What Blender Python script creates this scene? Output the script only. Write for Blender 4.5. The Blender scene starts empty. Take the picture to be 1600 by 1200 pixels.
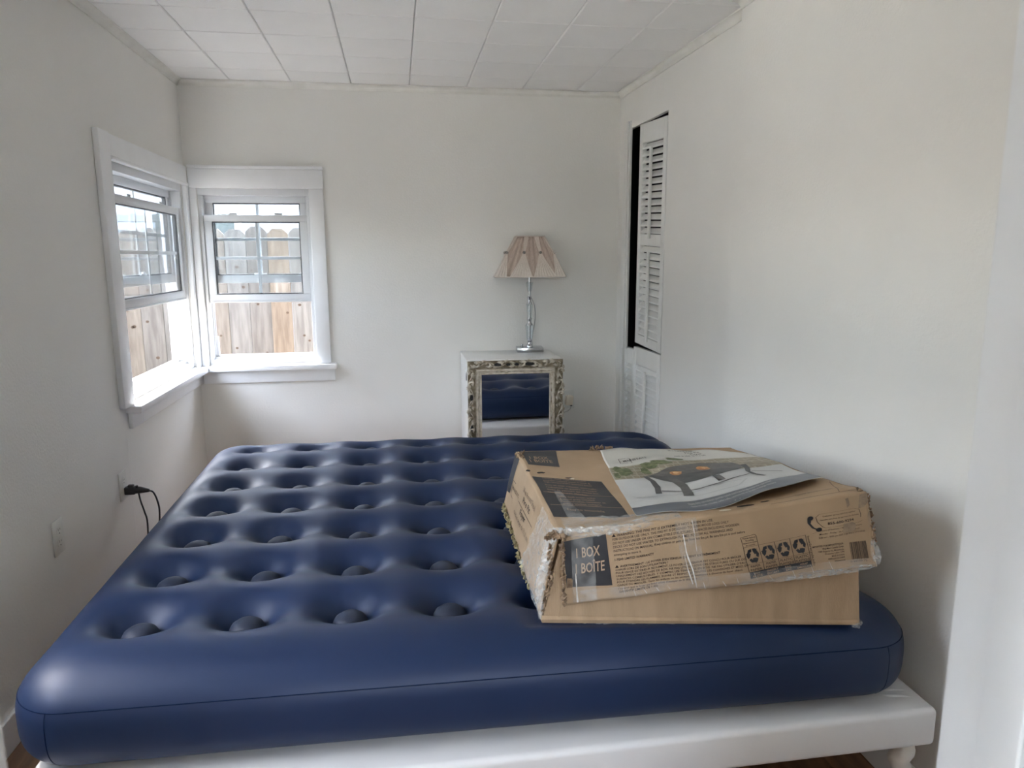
import bpy, bmesh, math, random
from mathutils import Vector, Matrix, noise

random.seed(7)
scene = bpy.context.scene
col = scene.collection
PI = math.pi

# ------------------------------------------------------------------ camera
CAM_Z = 1.34
PITCH, YAW, ROLL, FPX = 0.1746, 0.1562, 0.0047, 1123.08
_f = Vector((math.sin(YAW) * math.cos(PITCH), math.cos(YAW) * math.cos(PITCH), -math.sin(PITCH)))
_r = Vector((math.cos(YAW), -math.sin(YAW), 0))
_d = _f.cross(_r)
_x = math.cos(ROLL) * _r + math.sin(ROLL) * _d
_y = -math.sin(ROLL) * _r + math.cos(ROLL) * _d
cam_data = bpy.data.cameras.new('camera')
cam_data.sensor_fit = 'HORIZONTAL'
cam_data.sensor_width = 36.0
cam_data.lens = 36.0 * FPX / 1600.0
cam_data.clip_start = 0.02
cam_data.dof.use_dof = True
cam_data.dof.focus_distance = 2.0
cam_data.dof.aperture_fstop = 6.6
cam = bpy.data.objects.new('camera', cam_data)
m = Matrix.Identity(4)
for i in range(3):
    m[i][0], m[i][1], m[i][2] = _x[i], -_y[i], -_f[i]
m.translation = (0, 0, CAM_Z)
cam.matrix_world = m
col.objects.link(cam)
scene.camera = cam

# ------------------------------------------------------------------ sky, sun, exposure
world = bpy.data.worlds.new('sky')
scene.world = world
world.use_nodes = True
wn = world.node_tree
wn.nodes.clear()
w_out = wn.nodes.new('ShaderNodeOutputWorld')
w_bg = wn.nodes.new('ShaderNodeBackground')
w_sky = wn.nodes.new('ShaderNodeTexSky')
w_sky.sky_type = 'NISHITA'
w_sky.sun_disc = False
w_sky.sun_elevation = math.radians(62)
w_sky.sun_rotation = math.radians(-50)
w_sky.air_density = 1.0
w_sky.dust_density = 3.0
w_sky.ozone_density = 1.0
w_hsv = wn.nodes.new('ShaderNodeHueSaturation')
w_hsv.inputs['Saturation'].default_value = 0.5
wn.links.new(w_sky.outputs[0], w_hsv.inputs['Color'])
wn.links.new(w_hsv.outputs[0], w_bg.inputs['Color'])
w_bg.inputs['Strength'].default_value = 0.62
wn.links.new(w_bg.outputs[0], w_out.inputs['Surface'])

SUN_DIR = Vector((-0.50, 0.35, 1.20)).normalized()      # towards the sun
sun_data = bpy.data.lights.new('sun', 'SUN')
sun_data.energy = 8.0
sun_data.angle = math.radians(1.0)
sun_data.color = (1.0, 0.96, 0.90)
sun = bpy.data.objects.new('sun', sun_data)
sun.rotation_euler = SUN_DIR.to_track_quat('Z', 'Y').to_euler()
sun.location = (-4, 3, 8)
col.objects.link(sun)


def portal(name, loc, normal, sx, sy):
    """daylight portal in a window opening: guides the sampling of the sky, gives no light of its own"""
    ld = bpy.data.lights.new(name, 'AREA')
    ld.shape = 'RECTANGLE'
    ld.size, ld.size_y = sx, sy
    ld.cycles.is_portal = True
    o = bpy.data.objects.new(name, ld)
    o.location = loc
    o.rotation_euler = (-Vector(normal)).to_track_quat('Z', 'Y').to_euler()
    col.objects.link(o)


portal('daylight_portal', (-0.755, 4.29, 1.23), (0, -1, 0), 0.62, 1.0)
portal('daylight_portal', (-1.21, 3.60, 1.23), (1, 0, 0), 1.0, 1.0)
portal('daylight_portal', (-1.21, 1.25, 1.29), (1, 0, 0), 1.0, 0.98)
portal('daylight_portal', (0.05, -2.62, 1.475), (0, 1, 0), 1.3, 1.15)

scene.view_settings.view_transform = 'Standard'
scene.view_settings.look = 'None'
scene.view_settings.gamma = 1.0
scene.view_settings.use_curve_mapping = False
scene.view_settings.exposure = 2.75
scene.cycles.use_denoising = True
scene.cycles.max_bounces = 14
scene.cycles.diffuse_bounces = 8
scene.cycles.glossy_bounces = 5
scene.cycles.transmission_bounces = 10
scene.cycles.transparent_max_bounces = 24
scene.cycles.caustics_refractive = False
scene.cycles.caustics_reflective = False
scene.cycles.sample_clamp_indirect = 6.0


# ------------------------------------------------------------------ materials
def mat(name, c1, rough=0.5, metal=0.0, c2=None, scale=8.0, bump=0.0, bscale=60.0, stretch=(1, 1, 1),
        spec=0.5, detail=4.0, ramp=(0.35, 0.65), sheen=0.0, rough2=None, coat=0.0):
    m = bpy.data.materials.new(name)
    m.use_nodes = True
    nt = m.node_tree
    b = nt.nodes['Principled BSDF']
    b.inputs['Base Color'].default_value = (*c1, 1)
    b.inputs['Roughness'].default_value = rough
    b.inputs['Metallic'].default_value = metal
    b.inputs['Specular IOR Level'].default_value = spec
    if sheen:
        b.inputs['Sheen Weight'].default_value = sheen
    if coat:
        b.inputs['Coat Weight'].default_value = coat
        b.inputs['Coat Roughness'].default_value = 0.25
    tc = nt.nodes.new('ShaderNodeTexCoord')
    mp = nt.nodes.new('ShaderNodeMapping')
    mp.inputs['Scale'].default_value = stretch
    nt.links.new(tc.outputs['Object'], mp.inputs['Vector'])
    if c2 is not None:
        n = nt.nodes.new('ShaderNodeTexNoise')
        n.inputs['Scale'].default_value = scale
        n.inputs['Detail'].default_value = detail
        r = nt.nodes.new('ShaderNodeValToRGB')
        r.color_ramp.elements[0].position, r.color_ramp.elements[1].position = ramp
        r.color_ramp.elements[0].color = (*c1, 1)
        r.color_ramp.elements[1].color = (*c2, 1)
        nt.links.new(mp.outputs[0], n.inputs['Vector'])
        nt.links.new(n.outputs['Fac'], r.inputs[0])
        nt.links.new(r.outputs[0], b.inputs['Base Color'])
        if rough2 is not None:
            mr = nt.nodes.new('ShaderNodeMapRange')
            mr.inputs['To Min'].default_value, mr.inputs['To Max'].default_value = rough, rough2
            nt.links.new(n.outputs['Fac'], mr.inputs['Value'])
            nt.links.new(mr.outputs[0], b.inputs['Roughness'])
    if bump:
        n2 = nt.nodes.new('ShaderNodeTexNoise')
        n2.inputs['Scale'].default_value = bscale
        n2.inputs['Detail'].default_value = 5
        bp = nt.nodes.new('ShaderNodeBump')
        bp.inputs['Strength'].default_value = bump
        bp.inputs['Distance'].default_value = 0.004
        nt.links.new(mp.outputs[0], n2.inputs['Vector'])
        nt.links.new(n2.outputs['Fac'], bp.inputs['Height'])
        nt.links.new(bp.outputs[0], b.inputs['Normal'])
    return m


def glass_mat(name, tint=(0.95, 0.97, 0.98), boost=1.0):
    """thin clear pane: see-through with Fresnel reflections"""
    m = bpy.data.materials.new(name)
    m.use_nodes = True
    nt = m.node_tree
    nt.nodes.clear()
    out = nt.nodes.new('ShaderNodeOutputMaterial')
    tr = nt.nodes.new('ShaderNodeBsdfTransparent')
    tr.inputs[0].default_value = (*tint, 1)
    gl = nt.nodes.new('ShaderNodeBsdfGlossy')
    gl.inputs['Roughness'].default_value = 0.02
    lw = nt.nodes.new('ShaderNodeLayerWeight')
    lw.inputs['Blend'].default_value = 0.5
    pw = nt.nodes.new('ShaderNodeMath')
    pw.operation = 'POWER'
    pw.inputs[1].default_value = 4.0
    ma = nt.nodes.new('ShaderNodeMath')
    ma.operation = 'MULTIPLY_ADD'
    ma.inputs[1].default_value = 0.85
    ma.inputs[2].default_value = 0.05 * boost
    mx = nt.nodes.new('ShaderNodeMixShader')
    nt.links.new(lw.outputs['Facing'], pw.inputs[0])
    nt.links.new(pw.outputs[0], ma.inputs[0])
    nt.links.new(ma.outputs[0], mx.inputs[0])
    nt.links.new(tr.outputs[0], mx.inputs[1])
    nt.links.new(gl.outputs[0], mx.inputs[2])
    nt.links.new(mx.outputs[0], out.inputs[0])
    return m


def film_mat(name, alpha=0.25, rough=0.18, bump=1.0, bscale=60.0):
    """clear packing plastic"""
    m = bpy.data.materials.new(name)
    m.use_nodes = True
    nt = m.node_tree
    nt.nodes.clear()
    out = nt.nodes.new('ShaderNodeOutputMaterial')
    tr = nt.nodes.new('ShaderNodeBsdfTransparent')
    pr = nt.nodes.new('ShaderNodeBsdfPrincipled')
    pr.inputs['Base Color'].default_value = (0.75, 0.75, 0.72, 1)
    pr.inputs['Roughness'].default_value = rough
    pr.inputs['Specular IOR Level'].default_value = 0.8
    mx = nt.nodes.new('ShaderNodeMixShader')
    tc = nt.nodes.new('ShaderNodeTexCoord')
    n = nt.nodes.new('ShaderNodeTexNoise')
    n.inputs['Scale'].default_value = bscale
    n.inputs['Detail'].default_value = 5
    r = nt.nodes.new('ShaderNodeMapRange')
    r.inputs['From Min'].default_value = 0.35
    r.inputs['From Max'].default_value = 0.8
    r.inputs['To Min'].default_value = alpha * 0.35
    r.inputs['To Max'].default_value = min(1.0, alpha * 2.2)
    bp = nt.nodes.new('ShaderNodeBump')
    bp.inputs['Strength'].default_value = bump
    bp.inputs['Distance'].default_value = 0.004
    nt.links.new(tc.outputs['Object'], n.inputs['Vector'])
    nt.links.new(n.outputs['Fac'], r.inputs['Value'])
    nt.links.new(n.outputs['Fac'], bp.inputs['Height'])
    nt.links.new(bp.outputs[0], pr.inputs['Normal'])
    nt.links.new(r.outputs[0], mx.inputs[0])
    nt.links.new(tr.outputs[0], mx.inputs[1])
    nt.links.new(pr.outputs[0], mx.inputs[2])
    nt.links.new(mx.outputs[0], out.inputs[0])
    return m


M = {}
M['wall'] = mat('wall_paint', (0.81, 0.80, 0.765), 0.55, c2=(0.78, 0.77, 0.735), scale=1.7, bump=0.25, bscale=110)
M['ceil'] = mat('ceiling_tile_paint', (0.87, 0.865, 0.855), 0.7, c2=(0.845, 0.84, 0.83), scale=3, bump=0.25, bscale=260)
M['trim'] = mat('white_gloss_trim', (0.86, 0.87, 0.88), 0.38, c2=(0.83, 0.835, 0.84), scale=6, bump=0.12, bscale=40)
M['trim_old'] = mat('aged_trim_paint', (0.80, 0.79, 0.75), 0.45, c2=(0.74, 0.73, 0.68), scale=14, bump=0.2, bscale=60)
M['vinyl'] = mat('white_vinyl', (0.68, 0.69, 0.70), 0.32, c2=(0.655, 0.665, 0.675), scale=4)
M['gasket'] = mat('black_gasket', (0.012, 0.013, 0.016), 0.4, c2=(0.02, 0.02, 0.022), scale=30)
M['track'] = mat('grey_track', (0.30, 0.31, 0.32), 0.4, c2=(0.26, 0.27, 0.28), scale=20)
M['glass'] = glass_mat('pane_glass')
M['floor'] = mat('brown_floor_wood', (0.17, 0.088, 0.045), 0.42, c2=(0.27, 0.15, 0.08), scale=5, stretch=(9, 1, 9), bump=0.1)
M['subfloor'] = mat('dark_subfloor', (0.03, 0.02, 0.015), 0.8, c2=(0.05, 0.03, 0.02), scale=8)
M['navy'] = mat('navy_vinyl', (0.0065, 0.019, 0.060), 0.48, c2=(0.0075, 0.021, 0.066), scale=3, bump=0.02, bscale=500,
                spec=0.38)
M['navy_seam'] = mat('navy_welded_seam', (0.005, 0.012, 0.040), 0.8, c2=(0.006, 0.014, 0.045), scale=9, spec=0.05)
M['navy_button'] = mat('navy_button', (0.008, 0.015, 0.036), 0.6, c2=(0.011, 0.019, 0.045), scale=30, bump=0.1, bscale=300)
M['weld'] = mat('pale_weld_line', (0.30, 0.32, 0.36), 0.5, c2=(0.2, 0.2, 0.24), scale=40)
M['ticking'] = mat('white_ticking', (0.78, 0.77, 0.76), 0.55, c2=(0.74, 0.73, 0.72), scale=3, bump=0.25, bscale=22)
M['leg_white'] = mat('white_leg_paint', (0.74, 0.72, 0.68), 0.4, c2=(0.68, 0.66, 0.6), scale=10)
M['card'] = mat('cardboard', (0.43, 0.30, 0.182), 0.75, c2=(0.36, 0.245, 0.145), scale=5, bump=0.18, bscale=45, stretch=(1, 1, 1))
M['card_in'] = mat('cardboard_tray', (0.41, 0.283, 0.172), 0.75, c2=(0.345, 0.235, 0.138), scale=6, bump=0.25, bscale=70, stretch=(6, 1, 1))
M['card_torn'] = mat('torn_cardboard', (0.30, 0.20, 0.12), 0.9, c2=(0.12, 0.075, 0.045), scale=55, bump=0.8, bscale=120)
M['card_dark'] = mat('scuffed_print', (0.10, 0.07, 0.05), 0.85, c2=(0.24, 0.16, 0.10), scale=70, ramp=(0.45, 0.75))
M['card_rub'] = mat('rubbed_print', (0.24, 0.18, 0.125), 0.8, c2=(0.36, 0.26, 0.17), scale=60)
M['card_hole'] = mat('dark_tear', (0.02, 0.014, 0.01), 0.9, c2=(0.04, 0.03, 0.02), scale=40)
M['card_pale'] = mat('pale_chip', (0.72, 0.66, 0.52), 0.8, c2=(0.55, 0.46, 0.32), scale=50)
M['ink'] = mat('black_ink', (0.022, 0.022, 0.026), 0.5, c2=(0.035, 0.034, 0.036), scale=20)
M['ink_text'] = mat('dark_print', (0.035, 0.022, 0.016), 0.6, c2=(0.05, 0.03, 0.02), scale=20)
M['ink_grey'] = mat('faded_print', (0.16, 0.10, 0.06), 0.7, c2=(0.12, 0.08, 0.05), scale=20)
M['tan_text'] = mat('tan_print', (0.42, 0.29, 0.19), 0.7, c2=(0.38, 0.26, 0.17), scale=20)
M['paper'] = mat('glossy_label_paper', (0.62, 0.60, 0.55), 0.4, c2=(0.58, 0.56, 0.50), scale=5, bump=0.1, bscale=14)
M['paper_grey'] = mat('label_grey_field', (0.50, 0.50, 0.48), 0.4, c2=(0.56, 0.56, 0.54), scale=9)
M['paper_mid'] = mat('label_soft_tone', (0.42, 0.43, 0.42), 0.4, c2=(0.48, 0.48, 0.46), scale=12)
M['paper_band'] = mat('label_slate_band', (0.085, 0.095, 0.11), 0.35, c2=(0.12, 0.13, 0.15), scale=16)
M['stone'] = mat('label_stone_wall', (0.36, 0.31, 0.22), 0.45, c2=(0.25, 0.21, 0.14), scale=60)
M['stone2'] = mat('label_mortar', (0.46, 0.42, 0.32), 0.45, c2=(0.40, 0.36, 0.27), scale=60)
M['leaf'] = mat('label_greenery', (0.07, 0.10, 0.03), 0.5, c2=(0.22, 0.24, 0.12), scale=90)
M['steel_print'] = mat('label_fire_pit_grey', (0.055, 0.055, 0.055), 0.45, c2=(0.10, 0.10, 0.10), scale=25)
M['steel_print2'] = mat('label_mesh_grey', (0.14, 0.135, 0.125), 0.45, c2=(0.10, 0.095, 0.09), scale=60)
M['flame'] = mat('label_flame_orange', (0.42, 0.14, 0.05), 0.45, c2=(0.65, 0.38, 0.16), scale=60)
M['flame2'] = mat('label_flame_yellow', (0.85, 0.62, 0.32), 0.45, c2=(0.6, 0.3, 0.12), scale=60)
M['film'] = film_mat('clear_tape', 0.16, 0.12, 0.5, 35)
M['film_crumple'] = film_mat('crumpled_wrap', 0.26, 0.18, 1.0, 70)
M['film_yellow'] = mat('yellowed_foam_edge', (0.36, 0.32, 0.17), 0.8, c2=(0.24, 0.19, 0.10), scale=40, bump=0.5, bscale=80)
M['film_shine'] = mat('tape_crease_glint', (0.78, 0.77, 0.75), 0.15, c2=(0.5, 0.46, 0.4), scale=80, spec=0.8)  # pale opaque colour paints the glint along the tape creases
M['cab'] = mat('white_lacquer', (0.80, 0.795, 0.77), 0.3, c2=(0.76, 0.755, 0.73), scale=4)
M['mirror'] = mat('mirror_silver', (0.88, 0.89, 0.90), 0.015, 1.0, c2=(0.87, 0.88, 0.89), scale=3)
M['gilt'] = mat('distressed_gilt', (0.66, 0.60, 0.50), 0.5, c2=(0.17, 0.115, 0.05), scale=38, bump=0.5, bscale=90, ramp=(0.42, 0.72), detail=8)
M['gilt2'] = mat('whitewashed_gilt', (0.66, 0.60, 0.51), 0.55, c2=(0.34, 0.26, 0.16), scale=45, bump=0.3, bscale=120, ramp=(0.45, 0.78), detail=8)
M['gilt_dark'] = mat('shaded_ground', (0.13, 0.095, 0.05), 0.65, c2=(0.30, 0.25, 0.17), scale=45, bump=0.4, bscale=90, detail=8)  # ground darkened like recess shade so the carving stands out
M['pierced'] = mat('painted_hole_shade', (0.008, 0.008, 0.008), 0.7, c2=(0.02, 0.018, 0.015), scale=40)  # near-black colour paints the shade of holes in the carving
M['chrome'] = mat('chrome', (0.62, 0.63, 0.65), 0.16, 1.0, c2=(0.56, 0.57, 0.59), scale=6)
M['crystal'] = glass_mat('clear_crystal', (0.90, 0.93, 0.94), 2.0)
M['shade'] = mat('blush_pleated_lining', (0.56, 0.45, 0.38), 0.8, c2=(0.44, 0.34, 0.28), scale=30, stretch=(14, 14, 1))
M['sheer'] = mat('ivory_gathered_organza', (0.76, 0.69, 0.62), 0.75, c2=(0.62, 0.54, 0.47), scale=40, stretch=(16, 16, 1), sheen=0.3)
M['jewel'] = mat('smoky_jewel', (0.30, 0.28, 0.26), 0.18, 0.8, c2=(0.75, 0.72, 0.68), scale=120)
M['plate'] = mat('outlet_plastic', (0.74, 0.74, 0.70), 0.35, c2=(0.70, 0.70, 0.66), scale=20)
M['slot'] = mat('outlet_slot', (0.02, 0.02, 0.02), 0.6, c2=(0.03, 0.03, 0.03), scale=20)
M['black_pl'] = mat('black_plastic', (0.008, 0.009, 0.011), 0.4, c2=(0.014, 0.014, 0.016), scale=30)
M['white_pl'] = mat('cream_plastic', (0.82, 0.74, 0.62), 0.35, c2=(0.78, 0.70, 0.58), scale=30)
M['wire'] = mat('grey_wire', (0.35, 0.35, 0.34), 0.4, c2=(0.28, 0.28, 0.27), scale=30)
M['shutter'] = mat('shutter_paint', (0.80, 0.80, 0.775), 0.42, c2=(0.76, 0.76, 0.73), scale=9, bump=0.1, bscale=60)
M['closet'] = mat('closet_painted_shade', (0.016, 0.015, 0.014), 0.9, c2=(0.012, 0.011, 0.01), scale=4)  # near-black colour stands in for the shade inside the unlit closet
WOODS = []
for k, (a, b) in enumerate([((0.172, 0.167, 0.160), (0.115, 0.111, 0.106)), ((0.185, 0.152, 0.120), (0.125, 0.099, 0.075)),
                            ((0.150, 0.141, 0.133), (0.100, 0.094, 0.087)), ((0.172, 0.155, 0.136), (0.118, 0.103, 0.088)),
                            ((0.160, 0.136, 0.118), (0.118, 0.096, 0.082))]):
    WOODS.append(mat('weathered_cedar', a, 0.85, c2=b, scale=6, stretch=(7, 7, 0.8), bump=0.3, bscale=30, detail=8))
M['knot'] = mat('wood_knot', (0.045, 0.03, 0.02), 0.85, c2=(0.085, 0.06, 0.04), scale=60)
M['dirt'] = mat('yard_ground', (0.52, 0.50, 0.46), 0.95, c2=(0.44, 0.42, 0.37), scale=3, bump=0.5, bscale=12)  # made pale to bounce sunlight through the windows onto the ceiling
M['siding'] = mat('pale_siding', (0.24, 0.26, 0.29), 0.7, c2=(0.21, 0.23, 0.26), scale=3)
M['siding2'] = mat('grey_green_siding', (0.15, 0.19, 0.20), 0.7, c2=(0.13, 0.165, 0.175), scale=3)
M['roofing'] = mat('grey_shingle', (0.10, 0.105, 0.115), 0.9, c2=(0.07, 0.075, 0.08), scale=20, bump=0.4)
M['dark_pane'] = mat('far_window_glass', (0.04, 0.055, 0.06), 0.08, c2=(0.06, 0.075, 0.08), scale=2)


# ------------------------------------------------------------------ mesh helpers
class MB:
    def __init__(self):
        self.v, self.f, self.smooth = [], [], False

    def add(self, verts, faces):
        o = len(self.v)
        self.v += [tuple(p) for p in verts]
        self.f += [tuple(i + o for i in fc) for fc in faces]
        return self

    def hexa(self, p):      # p: 4 bottom (ccw from above), 4 top
        return self.add(p, [(3, 2, 1, 0), (4, 5, 6, 7), (0, 1, 5, 4), (1, 2, 6, 5), (2, 3, 7, 6), (3, 0, 4, 7)])

    def box(self, x0, x1, y0, y1, z0, z1):
        return self.hexa([(x0, y0, z0), (x1, y0, z0), (x1, y1, z0), (x0, y1, z0),
                          (x0, y0, z1), (x1, y0, z1), (x1, y1, z1), (x0, y1, z1)])

    def cbox(self, x0, x1, y0, y1, z0, z1, c=0.003):
        """box with chamfered edges"""
        bm = bmesh.new()
        bmesh.ops.create_cube(bm, size=1)
        for v in bm.verts:
            v.co = Vector(((x0 + x1) / 2 + v.co.x * (x1 - x0), (y0 + y1) / 2 + v.co.y * (y1 - y0), (z0 + z1) / 2 + v.co.z * (z1 - z0)))
        c = min(c, 0.45 * min(abs(x1 - x0), abs(y1 - y0), abs(z1 - z0)))
        bmesh.ops.bevel(bm, geom=bm.edges[:], offset=c, segments=2, profile=0.5, affect='EDGES')
        self.from_bm(bm)
        return self

    def from_bm(self, bm):
        bm.verts.index_update()
        self.add([tuple(v.co) for v in bm.verts], [tuple(v.index for v in f.verts) for f in bm.faces])
        bm.free()

    def tube(self, pts, r, n=8, cap=True):
        pts = [Vector(p) for p in pts]
        rs = r if isinstance(r, (list, tuple)) else [r] * len(pts)
        rings = []
        up = Vector((0, 0, 1))
        last = None
        for i, p in enumerate(pts):
            t = (pts[min(i + 1, len(pts) - 1)] - pts[max(i - 1, 0)]).normalized()
            if last is None:
                a = t.cross(up)
                if a.length < 1e-3:
                    a = t.cross(Vector((1, 0, 0)))
            else:
                a = last - t * last.dot(t)
            a.normalize()
            last = a
            b = t.cross(a)
            rings.append([p + rs[i] * (math.cos(2 * PI * k / n) * a + math.sin(2 * PI * k / n) * b) for k in range(n)])
        V = [q for rg in rings for q in rg]
        F = []
        for i in range(len(rings) - 1):
            for k in range(n):
                F.append((i * n + k, i * n + (k + 1) % n, (i + 1) * n + (k + 1) % n, (i + 1) * n + k))
        if cap:
            F.append(tuple(range(n - 1, -1, -1)))
            F.append(tuple((len(rings) - 1) * n + k for k in range(n)))
        return self.add(V, F)

    def lathe(self, cx, cy, prof, n=24):
        V, F = [], []
        for r, z in prof:
            for k in range(n):
                a = 2 * PI * k / n
                V.append((cx + r * math.cos(a), cy + r * math.sin(a), z))
        for i in range(len(prof) - 1):
            for k in range(n):
                F.append((i * n + k, i * n + (k + 1) % n, (i + 1) * n + (k + 1) % n, (i + 1) * n + k))
        F.append(tuple(range(n - 1, -1, -1)))
        F.append(tuple((len(prof) - 1) * n + k for k in range(n)))
        return self.add(V, F)

    def prism(self, pts2, fn0, fn1):
        """closed outline extruded between two mappings of its 2D points"""
        n = len(pts2)
        V = [fn0(p) for p in pts2] + [fn1(p) for p in pts2]
        F = [tuple(range(n - 1, -1, -1)), tuple(range(n, 2 * n))]
        F += [(i, (i + 1) % n, n + (i + 1) % n, n + i) for i in range(n)]
        return self.add(V, F)

    def grid(self, fn, nu, nv):
        V = [fn(i / nu, j / nv) for j in range(nv + 1) for i in range(nu + 1)]
        w = nu + 1
        F = [(j * w + i, j * w + i + 1, (j + 1) * w + i + 1, (j + 1) * w + i) for j in range(nv) for i in range(nu)]
        return self.add(V, F)

    def build(self, name, material, parent=None, smooth=False, fix=True):
        me = bpy.data.meshes.new(name)
        off = Vector((0, 0, 0))
        p = parent
        while p is not None:
            off += Vector(p.location)
            p = p.parent
        me.from_pydata([tuple(Vector(v) - off) for v in self.v], [], self.f)
        if fix:
            bm = bmesh.new()
            bm.from_mesh(me)
            bmesh.ops.recalc_face_normals(bm, faces=bm.faces[:])
            bm.to_mesh(me)
            bm.free()
        me.materials.append(material)
        if smooth:
            me.polygons.foreach_set('use_smooth', [True] * len(me.polygons))
        me.update()
        o = bpy.data.objects.new(name, me)
        col.objects.link(o)
        if parent is not None:
            o.parent = parent
        return o


def soft(o, angle=40):
    """smooth shading with sharp edges kept"""
    me = o.data
    me.polygons.foreach_set('use_smooth', [True] * len(me.polygons))
    me.set_sharp_from_angle(angle=math.radians(angle))
    return o


def thing(name, label, cat, loc=(0, 0, 0), group=None, kind=None):
    o = bpy.data.objects.new(name, None)
    o.empty_display_size = 0.05
    o.location = loc
    col.objects.link(o)
    return tag(o, label, cat, group, kind)


def tag(o, label=None, cat=None, group=None, kind=None):
    if label:
        o['label'] = label
    if cat:
        o['category'] = cat
    if group:
        o['group'] = group
    if kind:
        o['kind'] = kind
    return o


def struct(o, label=None, cat=None):
    o['kind'] = 'structure'
    return tag(o, label, cat)


def inst(src, name, parent, loc, rot=(0, 0, 0)):
    """copy that shares mesh data; loc is relative to the parent"""
    c = src.copy()
    c.name = name
    c.parent = parent
    c.location = loc
    c.rotation_euler = rot
    col.objects.link(c)
    return c


# ------------------------------------------------------------------ room shell
XL, YB, ZC = -1.102, 4.18, 2.26        # left wall, back wall, ceiling
YD = 0.52                               # room face of the wall with the doorway
YJ = 2.543                              # where the right wall steps in
XR = 1.222                              # near right wall


def xr(y):                              # far right wall runs slightly out of square
    return 1.298 + (YB - y) * 0.0273


T = 0.12
# windows: (u0,u1,z0,z1) rough openings
BW = (-1.045, -0.462, 0.757, 1.712)     # back wall (x)
LW = (3.10, 4.115, 0.757, 1.725)        # left wall (y)
NW = (0.75, 1.75, 0.80, 1.78)           # second left window, beside the camera

b = MB()
b.box(XL - T, BW[0], YB, YB + T, 0, ZC + 0.06).box(BW[1], 2.2, YB, YB + T, 0, ZC + 0.06)
b.box(BW[0], BW[1], YB, YB + T, 0, BW[2]).box(BW[0], BW[1], YB, YB + T, BW[3], ZC + 0.06)
wall_back = struct(b.build('wall_back', M['wall']), 'painted back wall with the smaller corner window', 'wall')
b = MB()
b.box(XL - T, XL, -2.6, NW[0], 0, ZC + 0.06).box(XL - T, XL, NW[1], LW[0], 0, ZC + 0.06).box(XL - T, XL, LW[1], YB, 0, ZC + 0.06)
for w in (NW, LW):
    b.box(XL - T, XL, w[0], w[1], 0, w[2]).box(XL - T, XL, w[0], w[1], w[3], ZC + 0.06)
wall_left = struct(b.build('wall_left', M['wall']), 'painted side wall with the wider corner window and two outlets', 'wall')

CY0, CY1, CZ1 = 3.475, 4.05, 2.036      # closet opening in the right wall


def rbox(b, y0, y1, z0, z1, d0=0.0, d1=T):
    """box that follows the right wall, d measured from its face into the wall"""
    return b.hexa([(xr(y0) + d0, y0, z0), (xr(y0) + d1, y0, z0), (xr(y1) + d1, y1, z0), (xr(y1) + d0, y1, z0),
                   (xr(y0) + d0, y0, z1), (xr(y0) + d1, y0, z1), (xr(y1) + d1, y1, z1), (xr(y1) + d0, y1, z1)])


b = MB()
rbox(b, CY1, YB, 0, ZC + 0.06, 0.0, 0.02)
rbox(b, YJ, CY0, 0, ZC + 0.06)
rbox(b, CY0, CY1, CZ1, ZC + 0.06, 0.0, 0.02)
rbox(b, CY0, CY1, CZ1 + 0.06, ZC + 0.06, 0.02)
rbox(b, CY1, YB, CZ1 + 0.06, ZC + 0.06, 0.02)
wall_right = struct(b.build('wall_right', M['wall']), 'painted wall holding the louvred closet doors', 'wall')
b = MB().box(XR, XR + 0.26, YD - T, YJ, 0, ZC + 0.06)
struct(b.build('wall_right_near', M['wall']), 'plain painted wall panel alongside the bed, standing proud of the closet wall', 'wall')

# paper seams under the paint
MB().box(-0.432, -0.4295, YB - 0.0007, YB + 0.001, 1.84, ZC - 0.03).build('seam', M['wall'], wall_back)
MB().box(-0.400, -0.3975, YB - 0.0007, YB + 0.001, 0.10, 0.65).build('seam', M['wall'], wall_back)
MB().box(XL - 0.001, XL + 0.0007, 3.04, 3.0425, 0.10, 0.65).build('seam', M['wall'], wall_left)
MB().box(XL - 0.001, XL + 0.0007, 2.26, 2.2625, 1.70, ZC - 0.03).build('seam', M['wall'], wall_left)

# closet behind the louvred doors
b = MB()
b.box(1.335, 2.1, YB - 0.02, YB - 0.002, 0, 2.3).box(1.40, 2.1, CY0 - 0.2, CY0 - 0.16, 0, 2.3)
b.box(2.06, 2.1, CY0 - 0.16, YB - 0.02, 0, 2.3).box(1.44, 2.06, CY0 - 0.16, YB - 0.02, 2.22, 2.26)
struct(b.build('wall_closet', M['closet']), 'lining of the closet behind the louvred doors, coloured near black for shade', 'closet wall')

# wall with the doorway the picture is taken through
JL, JR, DH = -0.297, 0.4826, 2.03
b = MB()
b.box(XL, JL - 0.021, YD - T, YD, 0, ZC + 0.06).box(JR + 0.021, 2.0, YD - T, YD, 0, ZC + 0.06).box(JL - 0.021, JR + 0.021, YD - T, YD, DH, ZC + 0.06)
struct(b.build('wall_front', M['wall']), 'painted wall around the open doorway', 'wall')
# hall behind the camera; its unseen window opening is added to let daylight in
b = MB()
b.box(2.0, 2.0 + T, -2.6, YD, 0, ZC + 0.06)
b.box(XL - T, -0.6, -2.72, -2.6, 0, ZC + 0.06).box(0.7, 2.0 + T, -2.72, -2.6, 0, ZC + 0.06).box(-0.6, 0.7, -2.72, -2.6, 2.05, ZC + 0.06).box(-0.6, 0.7, -2.72, -2.6, 0, 0.9)
struct(b.build('wall_hall', M['wall']), 'painted walls of the hall beyond the doorway', 'wall')

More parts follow.
